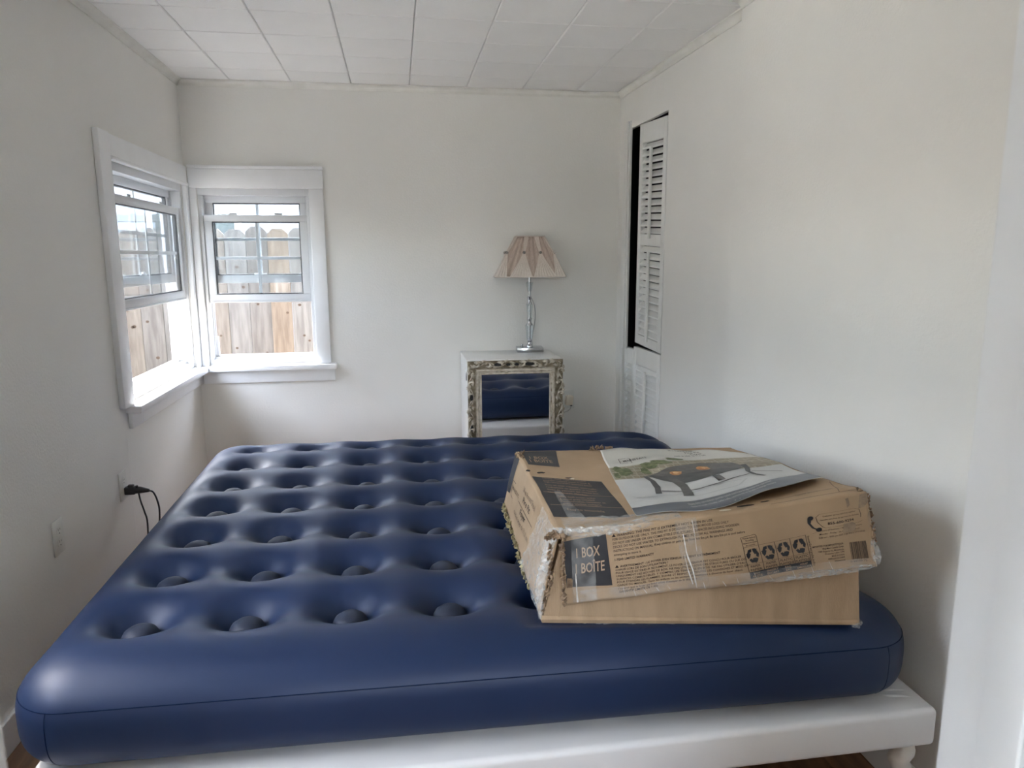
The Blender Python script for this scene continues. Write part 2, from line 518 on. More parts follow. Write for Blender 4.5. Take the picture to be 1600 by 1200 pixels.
# door lining on both sides of the doorway
for k, (x0, x1, s) in enumerate(((JR - 0.0, JR + 0.02, 1), (JL - 0.02, JL, -1))):
    b = MB().cbox(x0, x1, YD - T - 0.012, YD + 0.012, 0, DH + 0.01, 0.004)
    # stop bead and hall side casing
    if s > 0:
        b.cbox(JR - 0.005, JR, YD - 0.075, YD - 0.035, 0, DH, 0.003)
        b.cbox(JR + 0.006, JR + 0.09, YD - T - 0.03, YD - T - 0.012, 0, DH + 0.07, 0.004)
        b.cbox(JR + 0.006, JR + 0.09, YD + 0.001, YD + 0.018, 0, DH + 0.07, 0.004)
    else:
        b.cbox(JL, JL + 0.005, YD - 0.075, YD - 0.035, 0, DH, 0.003)
        b.cbox(JL - 0.09, JL - 0.006, YD - T - 0.03, YD - T - 0.012, 0, DH + 0.07, 0.004)
        b.cbox(JL - 0.09, JL - 0.006, YD + 0.001, YD + 0.018, 0, DH + 0.07, 0.004)
    o = soft(b.build('trim_%d' % (k + 1), M['trim']), 30)
    struct(o, ['white painted door lining beside the plain wall panel', 'white painted door lining beside the window wall'][k], 'door frame')

# floor: planks on a dark base
floor = struct(MB().box(XL - 0.6, 2.2, -2.7, YB + 0.12, -0.12, -0.012).build('floor', M['subfloor']), 'brown plank floor', 'floor')
PWD = 0.105
pl = MB().cbox(-PWD / 2 + 0.0008, PWD / 2 - 0.0008, -1.1, 1.1, -0.012, 0, 0.0015).build('plank', M['floor'], floor)
first = True
nx = int((XR - XL) / PWD) + 1
for i in range(nx):
    for j in range(2):
        x = XL + PWD * (i + 0.5)
        y = 1.62 + j * 2.2 - (0.35 if i % 2 else 0.0)
        if first:
            pl.location = (x, y, 0)
            first = False
        else:
            inst(pl, 'plank', floor, (x, y, 0))

# ceiling: tiles on a slab with an unseen eave overhang added to block sun
ceiling = struct(MB().box(XL - 0.62, 2.75, -2.9, YB + 0.62, ZC + 0.022, ZC + 0.16).build('ceiling', M['ceil']),
                 'white ceiling of square fibre tiles', 'ceiling')
TX, TY = 0.3106, 0.3004
tx0, ty0 = -0.8324, 3.0208
xs = [XL] + [tx0 + TX * i for i in range(8) if tx0 + TX * i < 1.36]
ys = [ty0 + TY * j for j in range(-8, 5)]
xe = xs[1:] + [1.345]
ye = [y + TY for y in ys]


def tile_mesh(w, d):
    bm = bmesh.new()
    bmesh.ops.create_cube(bm, size=1)
    for v in bm.verts:
        v.co = Vector((v.co.x * (w - 0.0022), v.co.y * (d - 0.0014), 0.011 + v.co.z * 0.022))
    bot = [e for e in bm.edges if all(v.co.z < 0.005 for v in e.verts)]
    bmesh.ops.bevel(bm, geom=bot, offset=0.0042, segments=1, affect='EDGES')
    b = MB()
    b.from_bm(bm)
    return b


cache = {}
for x0, x1 in zip(xs, xe):
    for y0, y1 in zip(ys, ye):
        y1c = min(y1, YB)
        y0c = max(y0, YD)
        if y1c - y0c < 0.03:
            continue
        key = (round(x1 - x0, 4), round(y1c - y0c, 4))
        loc = ((x0 + x1) / 2, (y0c + y1c) / 2, ZC + random.uniform(-0.0006, 0.0006))
        if key not in cache:
            cache[key] = tile_mesh(*key).build('tile', M['ceil'], ceiling)
            cache[key].location = loc
        else:
            inst(cache[key], 'tile', ceiling, loc)

# crown moulding (cove with a bead)
CP = [(0, -0.001), (0.0, -0.031), (0.005, -0.032), (0.008, -0.029), (0.010, -0.023), (0.016, -0.014), (0.023, -0.009),
      (0.029, -0.007), (0.032, -0.006), (0.033, -0.001)]


def crown(name, label, A, B, nin, prof, z):
    """moulding swept from A to B; nin = unit vector into the room; ends mitred by the caller"""
    b = MB()
    V = []
    for (P, k) in ((A, 0), (B, 1)):
        for (d, h) in prof:
            V.append((P[0] + nin[k][0] * d, P[1] + nin[k][1] * d, z + h))
    n = len(prof)
    F = [(i, i + 1, n + i + 1, n + i) for i in range(n - 1)] + [(n - 1, 0, n, 2 * n - 1), tuple(range(n)), tuple(range(2 * n - 1, n - 1, -1))]
    b.add(V, F)
    return struct(soft(b.build(name, M['trim_old']), 50), label, 'moulding')


crown('trim_3', 'crown moulding along the back wall', (XL, YB), (xr(YB), YB), ((1, -1), (-1, -1)), CP, ZC)
crown('trim_4', 'crown moulding over the wider corner window', (XL, YB), (XL, YD), ((1, -1), (1, 1)), CP, ZC)
crown('trim_5', 'crown moulding above the louvred closet', (xr(YB), YB), (xr(YJ), YJ), ((-1, -1), (-1, 0)), CP, ZC)
CP2 = [(0, -0.001), (0, -0.070), (0.005, -0.071), (0.007, -0.065), (0.012, -0.056), (0.022, -0.050), (0.034, -0.0475), (0.040, -0.048), (0.041, -0.038),
       (0.045, -0.026), (0.056, -0.016), (0.066, -0.013), (0.068, -0.001)]
crown('trim_6', 'crown moulding on the plain wall panel, cut square at its end', (XR, YJ), (XR, YD), ((-1, 0), (-1, 1)), CP2, ZC)

# baseboards
struct(MB().cbox(XL, XL + 0.013, YD, YB, 0, 0.10, 0.004).build('baseboard_left', M['trim']), 'white baseboard under the window wall', 'baseboard')
struct(MB().cbox(XL + 0.013, 1.28, YB - 0.013, YB, 0, 0.10, 0.004).build('baseboard_back', M['trim']), 'white baseboard along the back wall', 'baseboard')
struct(MB().cbox(XR - 0.013, XR, YD, YJ, 0, 0.10, 0.004).build('baseboard_right', M['trim']), 'white baseboard under the plain wall panel', 'baseboard')

# ------------------------------------------------------------------ windows
def ring(b, mp, u0, u1, z0, z1, wl, wr, wb, wt, w0, w1):
    """rectangular frame in window coordinates (u, z, w = depth outwards)"""
    for (a0, a1, c0, c1) in ((u0, u1, z0, z0 + wb), (u0, u1, z1 - wt, z1), (u0, u0 + wl, z0 + wb, z1 - wt), (u1 - wr, u1, z0 + wb, z1 - wt)):
        wbox(b, mp, a0, a1, c0, c1, w0, w1)


def wbox(b, mp, u0, u1, z0, z1, w0, w1, c=0.0025):
    t = MB().cbox(u0, u1, w0, w1, z0, z1, c)
    b.add([mp(*p) for p in t.v], t.f)


def double_hung(name, label, mp, op, lower, upper, seen=True):
    """op: opening; lower, upper: (z0,z1) of the two sashes; mp maps (u, w, z) to the world"""
    u0, u1, z0, z1 = op
    root = thing(name, label, 'window', mp((u0 + u1) / 2, 0, z0), kind='structure')
    b = MB()
    ring(b, mp, u0, u1, z0, z1, 0.019, 0.019, 0.024, 0.036, 0.006, 0.115)
    soft(b.build('frame', M['vinyl'], root), 30)
    # stepped sill of the vinyl frame and the side tracks
    b = MB()
    wbox(b, mp, u0 + 0.019, u1 - 0.019, z0 + 0.024, z0 + 0.036, 0.040, 0.115)
    wbox(b, mp, u0 + 0.019, u1 - 0.019, z0 + 0.036, z0 + 0.043, 0.075, 0.115)
    soft(b.build('frame_sill', M['vinyl'], root), 30)
    for (a0, a1) in ((u0 + 0.019, u0 + 0.026), (u1 - 0.026, u1 - 0.019)):
        b = MB()
        wbox(b, mp, a0, a1, z0 + 0.043, z1 - 0.036, 0.052, 0.060)
        wbox(b, mp, a0, a1, z0 + 0.043, z1 - 0.036, 0.094, 0.102)
        soft(b.build('jamb_track', M['vinyl'], root), 30)
        b = MB()
        wbox(b, mp, a0 - 0.001, a1 - 0.004 if a0 < (u0 + u1) / 2 else a1, z0 + 0.043, lower[0] - 0.004, 0.0605, 0.0935, 0.001)
        b.build('track_channel', M['track'], root)
        b = MB()
        wbox(b, mp, a0, a1 + (0.012 if a0 < (u0 + u1) / 2 else 0), z0 + 0.043, z0 + 0.15, 0.062, 0.090)
        soft(b.build('balance_shoe', M['vinyl'], root), 30)
    for part, (s0, s1), (w0, w1) in (('lower_sash', lower, (0.018, 0.050)), ('upper_sash', upper, (0.061, 0.093))):
        a0, a1 = u0 + 0.0205, u1 - 0.0205
        rail = 0.040
        b = MB()
        ring(b, mp, a0, a1, s0, s1, rail, rail, 0.044, rail - 0.004, w0, w1)
        if part == 'lower_sash':   # finger lip
            wbox(b, mp, a0 + 0.02, a1 - 0.02, s0 - 0.001, s0 + 0.008, w0 - 0.008, w0 + 0.004)
        sash = soft(b.build(part, M['vinyl'], root), 30)
        g0, g1, h0, h1 = a0 + rail, a1 - rail, s0 + 0.044, s1 - rail + 0.004
        wm = (w0 + w1) / 2
        b = MB()
        ring(b, mp, g0 - 0.001, g1 + 0.001, h0 - 0.001, h1 + 0.001, 0.007, 0.007, 0.007, 0.007, wm - 0.0105, wm + 0.009)
        b.build('gasket', M['gasket'], sash)
        b = MB()
        wbox(b, mp, g0, g1, h0, h1, wm - 0.0095, wm - 0.0065, 0.0005)
        b.build('pane', M['glass'], sash)
        b = MB()
        uc, zc = (g0 + g1) / 2, (h0 + h1) / 2
        wbox(b, mp, uc - 0.0085, uc + 0.0085, h0, h1, wm - 0.003, wm + 0.003)
        b.build('muntin', M['vinyl'], sash)
        b = MB()
        wbox(b, mp, g0, g1, zc - 0.0085, zc + 0.0085, wm - 0.0028, wm + 0.0028)
        b.build('muntin', M['vinyl'], sash)
        if part == 'lower_sash':
            for fx in (0.28, 0.72):
                b = MB()
                wbox(b, mp, a0 + (a1 - a0) * fx - 0.02, a0 + (a1 - a0) * fx + 0.02, s1 + 0.0005, s1 + 0.012, w0 + 0.004, w1 - 0.004)
                b.build('sash_lock', M['vinyl'], sash)
        else:
            b = MB()
            wbox(b, mp, uc - 0.035, uc + 0.035, s0 + 0.0445, s0 + 0.053, w0 - 0.004, w0 + 0.010, 0.003)
            wbox(b, mp, uc - 0.012, uc + 0.012, s0 + 0.052, s0 + 0.062, w0 - 0.003, w0 + 0.008, 0.003)
            b.build('sash_lock', M['vinyl'], sash)
    return root


mpB = lambda u, w, z: (u, YB + w, z)
mpL = lambda u, w, z: (XL - w, u, z)
wB = double_hung('window_1', 'smaller white double-hung window on the back wall, lower sash raised', mpB, BW, (1.100, 1.574), (1.205, 1.676))
wL = double_hung('window_2', 'wider white double-hung window on the side wall, lower sash raised', mpL, LW, (1.128, 1.602), (1.218, 1.689))
wN = double_hung('window_3', 'white double-hung window near the doorway', mpL, NW, (1.15, 1.64), (1.26, 1.744))

# casings, sills and aprons of the corner pair
ct = 0.020
b = MB()
wbox(b, mpB, BW[1], BW[1] + 0.077, 0.752, BW[3], -ct, 0.0, 0.004)
soft(b.build('side_casing', M['trim'], wB), 30)
b = MB()
wbox(b, mpB, XL + 0.021, BW[0], 0.752, BW[3], -ct, 0.0, 0.004)
soft(b.build('side_casing', M['trim'], wB), 30)
b = MB()
wbox(b, mpB, XL + 0.021, BW[1] + 0.079, BW[3] + 0.0005, BW[3] + 0.100, -ct - 0.003, 0.0, 0.004)
wbox(b, mpB, XL + 0.021, BW[1] + 0.081, BW[3] + 0.1005, BW[3] + 0.118, -ct - 0.007, 0.0, 0.004)
soft(b.build('head_casing', M['trim'], wB), 30)
b = MB()
wbox(b, mpB, XL + 0.0625, -0.352, 0.722, 0.752, -0.062, 0.018, 0.006)
soft(b.build('sill', M['trim'], wB), 30)
b = MB()
wbox(b, mpB, XL + 0.02, -0.366, 0.652, 0.7215, -0.018, 0.0, 0.004)
soft(b.build('apron', M['trim'], wB), 30)

b = MB()
wbox(b, mpL, LW[0] - 0.108, LW[0], 0.752, LW[3] + 0.098, -ct - 0.004, 0.0, 0.005)
soft(b.build('side_casing', M['trim'], wL), 30)
b = MB()
wbox(b, mpL, LW[1], YB, 0.752, LW[3], -ct, 0.0, 0.004)
soft(b.build('side_casing', M['trim'], wL), 30)
b = MB()
wbox(b, mpL, LW[0] + 0.0005, YB - 0.027, LW[3] + 0.0005, LW[3] + 0.095, -ct, 0.0, 0.004)
wbox(b, mpL, LW[0] + 0.0005, YB - 0.027, LW[3] - 0.004, LW[3] + 0.010, -ct - 0.008, -0.004, 0.003)
soft(b.build('head_casing', M['trim'], wL), 30)
b = MB()
wbox(b, mpL, 3.055, YB - 0.0005, 0.722, 0.752, -0.062, 0.018, 0.006)
soft(b.build('sill', M['trim'], wL), 30)
b = MB()
wbox(b, mpL, 3.075, YB, 0.655, 0.7215, -0.018, 0.0, 0.004)
soft(b.build('apron', M['trim'], wL), 30)
b = MB()
wbox(b, mpL, NW[0] - 0.09, NW[0], NW[2], NW[3] + 0.09, -ct, 0.0, 0.004)
wbox(b, mpL, NW[1], NW[1] + 0.09, NW[2], NW[3] + 0.09, -ct, 0.0, 0.004)
wbox(b, mpL, NW[0], NW[1], NW[3], NW[3] + 0.09, -ct, 0.0, 0.004)
wbox(b, mpL, NW[0] - 0.1, NW[1] + 0.1, NW[2] - 0.03, NW[2], -0.06, 0.0, 0.004)
soft(b.build('casing', M['trim'], wN), 30)

# ------------------------------------------------------------------ louvred closet doors (right wall)
def rw(y, d, z):
    return (xr(y) - d, y, z)            # d = distance out of the wall face into the room


def rwbox(b, y0, y1, z0, z1, d0, d1, c=0.002):
    t = MB().cbox(y0, y1, d0, d1, z0, z1, c)
    b.add([rw(p[0], p[1], p[2]) for p in t.v], t.f)


def louvred(name, label, y0, y1, z0, z1, sections, d, sag=0.0, sw=0.045, rod=True):
    root = thing(name, label, 'closet door', rw((y0 + y1) / 2, 0, z0), kind='structure')

    def bx(nm, a0, a1, c0, c1, e0, e1, mt=M['shutter']):
        b = MB()
        rwbox(b, a0, a1, c0, c1, e0, e1)
        b.v = [(p[0], p[1], p[2] + sag * (p[1] - y0)) for p in b.v]
        return soft(b.build(nm, mt, root), 30)
    th = 0.024
    bx('stile', y0, y0 + sw, z0, z1, d - th, d)
    bx('stile', y1 - sw, y1, z0, z1, d - th, d)
    edges = []
    prev = z0
    for (s0, s1) in sections:
        bx('rail', y0 + sw, y1 - sw, prev, s0, d - th, d)
        prev = s1
    bx('rail', y0 + sw, y1 - sw, prev, z1, d - th, d)
    pitch = 0.036
    for (s0, s1) in sections:
        n = max(1, round((s1 - s0) / pitch))
        p = (s1 - s0) / n
        for k in range(n):
            zc = s0 + p * (k + 0.5)
            b = MB()
            hh = p * 0.41
            prof = [(d - th + 0.000, zc + hh - 0.006), (d - th + 0.005, zc + hh), (d - 0.001, zc - hh + 0.008), (d - 0.001, zc - hh), (d - 0.008, zc - hh)]
            b.prism(prof, lambda q: rw(y0 + sw, q[0], q[1] + sag * sw), lambda q: rw(y1 - sw, q[0], q[1] + sag * (y1 - sw - y0)))
            b.build('slat', M['shutter'], root)
        if rod:
            ym = (y0 + y1) / 2
            b = MB()
            rwbox(b, ym - 0.009, ym + 0.009, s0 - 0.012, s1 - 0.02, d + 0.001, d + 0.014)
            soft(b.build('tilt_rod', M['shutter'], root), 30)
    return root


louvred('door_1', 'tall louvred upper closet door with two louvre sections, sagging', 3.49, 3.865, 0.848, 2.014,
        ((0.90, 1.385), (1.445, 1.915)), -0.002, sag=0.05)
louvred('door_2', 'louvred lower closet door beside the plain wall', 3.485, 3.875, 0.02, 0.842, ((0.10, 0.745),), 0.0, sag=0.0)
louvred('door_3', 'narrow louvred lower closet door in the corner', 3.885, 4.04, 0.02, 0.822, ((0.10, 0.735),), -0.004, sag=0.0, sw=0.030, rod=False)
b = MB()
rwbox(b, 3.985, 4.045, 0.815, 2.075, -0.004, 0.010)
rwbox(b, 4.002, 4.028, 0.815, 2.075, 0.010, 0.018)
struct(soft(b.build('trim_7', M['shutter']), 30), 'ribbed vertical strip beside the dark closet gap', 'closet trim')
b = MB()
rwbox(b, 4.045, 4.085, 0.02, 2.03, 0.0, 0.012)
struct(soft(b.build('trim_8', M['shutter']), 30), 'flat vertical strip between closet and room corner', 'closet trim')

# ------------------------------------------------------------------ outdoors
struct(MB().box(-14, 12, -14, 16, -0.5, -0.35).build('ground', M['dirt']), 'yard ground outside the windows, made pale to bounce light indoors', 'ground')


def picket(w, h, t=0.018):
    """dog-eared board standing on the origin, facing -y"""
    e = 0.034
    o = [(-w / 2, 0), (w / 2, 0), (w / 2, h - e), (w / 2 - e, h), (-w / 2 + e, h), (-w / 2, h - e)]
    return MB().prism(o, lambda q: (q[0], -t / 2, q[1]), lambda q: (q[0], t / 2, q[1]))


def fence(label, mp, n, pitch, top, mats):
    root = thing('wooden_fence', label, 'fence', mp(0, 0, -0.35))
    protos = {}
    for i in range(n):
        k = mats[i % len(mats)]
        u = (i - n / 2) * pitch
        h = top + 0.35 + random.uniform(-0.012, 0.012)
        t = picket(pitch * 0.975, h)
        dw = random.uniform(-0.006, 0.006)
        b = MB().add([mp(u + p[0], dw + p[1], -0.35 + p[2]) for p in t.v], t.f)
        bd = b.build('board', WOODS[k], root)
        for q in range(random.choice((2, 3, 4))):          # knots
            ku, kz, kr = u + random.uniform(-0.045, 0.045), random.uniform(0.6, top - 0.12), random.uniform(0.006, 0.013)
            out = [(ku + kr * math.cos(a * PI / 5), kz + kr * 0.8 * math.sin(a * PI / 5)) for a in range(10)]
            MB().prism(out, lambda c: mp(c[0], dw - 0.0098, c[1]), lambda c: mp(c[0], dw - 0.0085, c[1])).build('knot', M['knot'], bd)
    for z in (0.15, 1.16):
        t = MB().box(-n / 2 * pitch - pitch / 2, n / 2 * pitch - pitch / 2, 0.017, 0.055, z, z + 0.088)
        MB().add([mp(*p) for p in t.v], t.f).build('rail', WOODS[3], root)
    return root


fence('weathered cedar fence with dog-eared boards outside the smaller window', lambda u, w, z: (-0.80 + u, 5.22 + w, z), 26, 0.1415, 1.545,
      [0, 2, 1, 0, 4, 0, 3, 2, 0, 1, 3])
fence('weathered cedar fence with dog-eared boards outside the wider window', lambda u, w, z: (-2.20 - w, 3.4 + u, z), 26, 0.1415, 1.50,
      [4, 0, 3, 0, 2, 1, 0])


def house(label, mp, width, height, wins, wallmat, eave=0.35):
    root = thing('neighbour_house', label, 'house', mp(0, 0, -0.35))
    b = MB()

    def bx(b, u0, u1, w0, w1, z0, z1):
        t = MB().box(u0, u1, w0, w1, z0, z1)
        b.add([mp(*p) for p in t.v], t.f)
    bx(b, -width / 2, width / 2, 0.03, 3.0, -0.35, height)
    b.build('wall', M['siding'] if wallmat == 'siding' else M['siding2'], root)
    z = -0.35
    while z < height - 0.02:                                  # lapped boards
        o = [(0.03, z), (0.03, z + 0.15), (0.012, z + 0.15), (0.0, z)]
        b = MB()
        b.prism(o, lambda q: mp(-width / 2, q[0], q[1]), lambda q: mp(width / 2, q[0], q[1]))
        b.build('siding_board', M[wallmat], root)
        z += 0.15
    b = MB()
    bx(b, -width / 2 - 0.3, width / 2 + 0.3, -eave - 0.02, -eave, height - 0.06, height + 0.12)
    b.build('fascia', M['siding'], root)
    b = MB()
    bx(b, -width / 2 - 0.3, width / 2 + 0.3, -eave - 0.12, -eave - 0.02, height + 0.0, height + 0.09)
    b.build('gutter', M['vinyl'], root)
    o = [(-eave, height + 0.0), (-eave, height + 0.12), (3.0, height + 1.5), (3.0, height + 1.3)]
    b = MB()
    b.prism(o, lambda q: mp(-width / 2 - 0.3, q[0], q[1]), lambda q: mp(width / 2 + 0.3, q[0], q[1]))
    b.build('roof', M['roofing'], root)
    for (u, z0, ww, hh) in wins:
        b = MB()
        ring(b, mp3(mp), u - ww / 2, u + ww / 2, z0, z0 + hh, 0.07, 0.07, 0.07, 0.07, -0.03, 0.02)
        f = b.build('window', M['vinyl'], root)
        b = MB()
        bx(b, u - ww / 2 + 0.07, u + ww / 2 - 0.07, -0.01, 0.0, z0 + 0.07, z0 + hh - 0.07)
        b.build('pane', M['dark_pane'], f)
    return root


def mp3(mp):
    return lambda u, w, z: mp(u, w, z)


house('grey-blue house with lapped siding and white gutter beyond the back fence', lambda u, w, z: (-0.6 + u, 8.6 + w, z), 7.0, 2.48,
      [(-1.6, 0.9, 1.0, 1.0)], 'siding')
house('grey-green house with lapped siding beyond the side fence', lambda u, w, z: (-6.4 - w, 5.2 + u, z), 5.0, 2.5,
      [(0.0, 0.9, 1.2, 1.1)], 'siding2')

# ------------------------------------------------------------------ bed base
BX0, BX1, BY0, BY1, BZ0, BZ1 = -0.7565, 1.1744, 1.297, 3.355, 0.2417, 0.3340
base = thing('bed_base', 'white upholstered bed base on turned feet under the air mattress', 'bed base', ((BX0 + BX1) / 2, (BY0 + BY1) / 2, 0))
bm = bmesh.new()
bmesh.ops.create_cube(bm, size=1)
for v in bm.verts:
    v.co = Vector(((BX0 + BX1) / 2 + v.co.x * (BX1 - BX0), (BY0 + BY1) / 2 + v.co.y * (BY1 - BY0), (BZ0 + BZ1) / 2 + v.co.z * (BZ1 - BZ0)))
bmesh.ops.bevel(bm, geom=bm.edges[:], offset=0.014, segments=5, profile=0.5, affect='EDGES')
b = MB()
b.from_bm(bm)
soft(b.build('upholstered_box', M['ticking'], base), 40)
for k in range(5):                                            # folds pulled over the corner
    y = BY0 + 0.045 + 0.028 * k
    pts = [(BX1 - 0.02 - 0.012 * t * (1.2 + 0.25 * k), y + 0.006 * t + 0.004 * math.sin(t * 1.1 + k), BZ1 - 0.0012 + 0.0002 * math.sin(PI * t / 6)) for t in range(7)]
    soft(MB().tube(pts, [0.0005, 0.003, 0.0042, 0.0046, 0.004, 0.003, 0.0005], 8).build('fold', M['ticking'], base), 60)
prof = [(0.020, 0.0), (0.026, 0.004), (0.030, 0.014), (0.024, 0.026)]
leg_pts = []
for i in range(65):
    t = i / 64
    z = 0.2405 * t
    r = 0.020 + 0.005 * t + (0.006 if t > 0.955 else 0.0)
    leg_pts.append((max(0.012, r), z))
lv, lf = [], []
n = 20
for (r, z) in leg_pts:
    for k in range(n):
        a = 2 * PI * k / n
        rr = r + 0.0045 * math.sin(a - z * 110)
        lv.append((rr * math.cos(a), rr * math.sin(a), z))
for i in range(len(leg_pts) - 1):
    for k in range(n):
        lf.append((i * n + k, i * n + (k + 1) % n, (i + 1) * n + (k + 1) % n, (i + 1) * n + k))
lf += [tuple(range(n - 1, -1, -1)), tuple((len(leg_pts) - 1) * n + k for k in range(n))]
spots = [(1.128, 1.345), (-0.70, 1.36), (1.11, 3.25), (-0.70, 3.25), (0.20, 1.40), (0.20, 3.25)]
leg0 = None
for (x, y) in spots:
    if leg0 is None:
        leg0 = MB().add([(p[0] + base.location.x, p[1] + base.location.y, p[2]) for p in lv], lf).build('leg', M['leg_white'], base, smooth=True)
        leg0.location = (x - base.location.x, y - base.location.y, 0)
    else:
        inst(leg0, 'leg', base, (x - base.location.x, y - base.location.y, 0))

# ------------------------------------------------------------------ air mattress
MZ0, MZ1 = 0.3385, 0.556
MA, MBB = 0.986, 0.958                  # half sizes
MC = Vector((0.1847, 2.290, 0))
MROT = math.radians(-1.5)
RC, RP, HH, NEXP, NLOW = 0.180, 0.130, (MZ1 - MZ0) / 2, 2.5, 3.6
ZM = (MZ0 + MZ1) / 2
tuft = [(-0.793 + 0.2368 * i, -0.688 + 0.2492 * j) for i in range(8) for j in range(7)]
BR_, DEP = 0.042, 0.067
# footprint of the carton that presses into the top (world corners)
TRAY = [(0.2919, 1.4569), (0.9826, 1.3306), (1.0502, 2.0915), (0.3204, 2.2250)]
cr, sr = math.cos(MROT), math.sin(MROT)


def to_world(x, y, z):
    xs_ = x - 0.04 * y * (0.5 - 0.5 * x / MA)             # the bed is not quite square
    return (MC.x + xs_ * cr - y * sr, MC.y + xs_ * sr + y * cr, z)


def inside_d(px, py):
    """signed distance to the carton footprint, positive inside"""
    d = 9
    for i in range(4):
        a, c = TRAY[i], TRAY[(i + 1) % 4]
        ex, ey = c[0] - a[0], c[1] - a[1]
        d = min(d, (ex * (py - a[1]) - ey * (px - a[0])) / math.hypot(ex, ey))
    return d


def dimple(x, y):
    s = 0.0
    for (a, c) in tuft:
        dx, dy = x - a, y - c
        if abs(dx) > 0.3 or abs(dy) > 0.3:
            continue
        r = math.hypot(dx, dy) + 1e-6
        t = max(0.0, r - BR_ * 0.9) * math.hypot(dx * 0.80, dy * 1.06) / r
        s += math.exp(-(t / 0.041) ** 1.25)
    return min(s, 1.03)


def top_z(x, y, h):
    """height of the top sheet at local (x, y); h = shoulder height 0..HH"""
    k = max(0.0, h / HH)
    z = ZM + h - DEP * dimple(x, y) * k ** 1.5
    wx, wy, _ = to_world(x, y, 0)
    d = inside_d(wx, wy)
    lim = 0.5375 + (0.0 if d > 0 else (-d) ** 1.4 * 0.9)
    return min(z, lim) if d > -0.2 else z


NS, NT_, KC = 150, 140, 14


def ring_pts(d):
    """closed outline of the rounded rectangle inset by d, same count for every d"""
    r = max(RP * (1 - d / RC), 0.0)
    a, bb = MA - d - r, MBB - d - r
    out = []
    for i in range(NS):
        out.append((-a + 2 * a * i / NS, -bb - r))
    for k in range(KC):
        t = -PI / 2 + (PI / 2) * k / KC
        out.append((a + r * math.cos(t), -bb + r * math.sin(t)))
    for i in range(NT_):
        out.append((a + r, -bb + 2 * bb * i / NT_))
    for k in range(KC):
        t = (PI / 2) * k / KC
        out.append((a + r * math.cos(t), bb + r * math.sin(t)))
    for i in range(NS):
        out.append((a - 2 * a * i / NS, bb + r))
    for k in range(KC):
        t = PI / 2 + (PI / 2) * k / KC
        out.append((-a + r * math.cos(t), bb + r * math.sin(t)))
    for i in range(NT_):
        out.append((-a - r, bb - 2 * bb * i / NT_))
    for k in range(KC):
        t = PI + (PI / 2) * k / KC
        out.append((-a + r * math.cos(t), -bb + r * math.sin(t)))
    return out


mattress = thing('air_mattress', 'navy blue inflatable air mattress with rows of round tufts', 'air mattress', (MC.x, MC.y, MZ0))
b = MB()
V, F = [], []
STEP = 26
rings_idx = []
for s in range(-STEP, STEP + 1):
    th = (PI / 2) * s / STEP
    c, sn = math.cos(th), math.sin(th)
    ne = NEXP if s >= 0 else NLOW
    d = RC * (1 - (abs(c) ** (2 / ne)))
    h = HH * (abs(sn) ** (2 / ne)) * (1 if s >= 0 else -1)
    P = ring_pts(min(d, RC))
    start = len(V)
    for (x, y) in P:
        z = top_z(x, y, h) if s > 0 else ZM + h
        V.append(to_world(x, y, z))
    rings_idx.append((start, len(P)))
for q in range(len(rings_idx) - 1):
    s0, n = rings_idx[q]
    s1, _ = rings_idx[q + 1]
    for i in range(n):
        F.append((s0 + i, s0 + (i + 1) % n, s1 + (i + 1) % n, s1 + i))
b.add(V, F)
a_, b_ = MA - RC, MBB - RC


def topfn(u, v):
    x, y = -a_ + 2 * a_ * u, -b_ + 2 * b_ * v
    return to_world(x, y, top_z(x, y, HH))


b.grid(topfn, NS, NT_)
b.grid(lambda u, v: to_world(-a_ + 2 * a_ * u, b_ - 2 * b_ * v, MZ0), 8, 8)
body = b.build('body', M['navy'], mattress, fix=False)
bm = bmesh.new()
bm.from_mesh(body.data)
bmesh.ops.remove_doubles(bm, verts=bm.verts[:], dist=0.0004)
bmesh.ops.recalc_face_normals(bm, faces=bm.faces[:])
bm.to_mesh(body.data)
bm.free()
body.data.polygons.foreach_set('use_smooth', [True] * len(body.data.polygons))

# tuft buttons at the bottom of the dimples
bt = None
for (x, y) in tuft:
    z = top_z(x, y, HH)
    w = to_world(x, y, z)
    if inside_d(w[0], w[1]) > 0.03:
        continue
    if bt is None:
        b = MB().lathe(0, 0, [(BR_ * 0.98, -0.004), (BR_, 0.000), (BR_ * 0.95, 0.010), (BR_ * 0.82, 0.020), (BR_ * 0.55, 0.028), (BR_ * 0.25, 0.032), (0.001, 0.033)], 28)
        b.v = [(p[0] + MC.x, p[1] + MC.y, p[2] + MZ0) for p in b.v]
        bt = b.build('tuft_button', M['navy_button'], mattress, smooth=True)
        b = MB().tube([((BR_ + 0.0012) * math.cos(2 * PI * k / 36) + MC.x, (BR_ + 0.0012) * math.sin(2 * PI * k / 36) + MC.y, MZ0 + 0.002) for k in range(37)], 0.0011, 6)
        wr = b.build('weld_ring', M['weld'], mattress, smooth=True)
        wr.parent = bt
        bt.location = (w[0] - MC.x, w[1] - MC.y, z - MZ0)
    else:
        c = inst(bt, 'tuft_button', mattress, (w[0] - MC.x, w[1] - MC.y, z - MZ0))
        r = wr.copy()
        r.name = 'weld_ring'
        r.parent = c
        col.objects.link(r)


def seam(name, h, out, rad, dz=0.0):
    s = h / HH
    ne = NEXP if h >= 0 else NLOW
    c = (1 - abs(s) ** ne) ** (1 / ne)
    d = RC * (1 - c) - out
    P = ring_pts(d)
    pts = [to_world(x, y, ZM + h + dz) for (x, y) in P]
    pts.append(pts[0])
    return MB().tube(pts, rad, 6, False).build(name, M['navy_seam'], mattress, smooth=True)


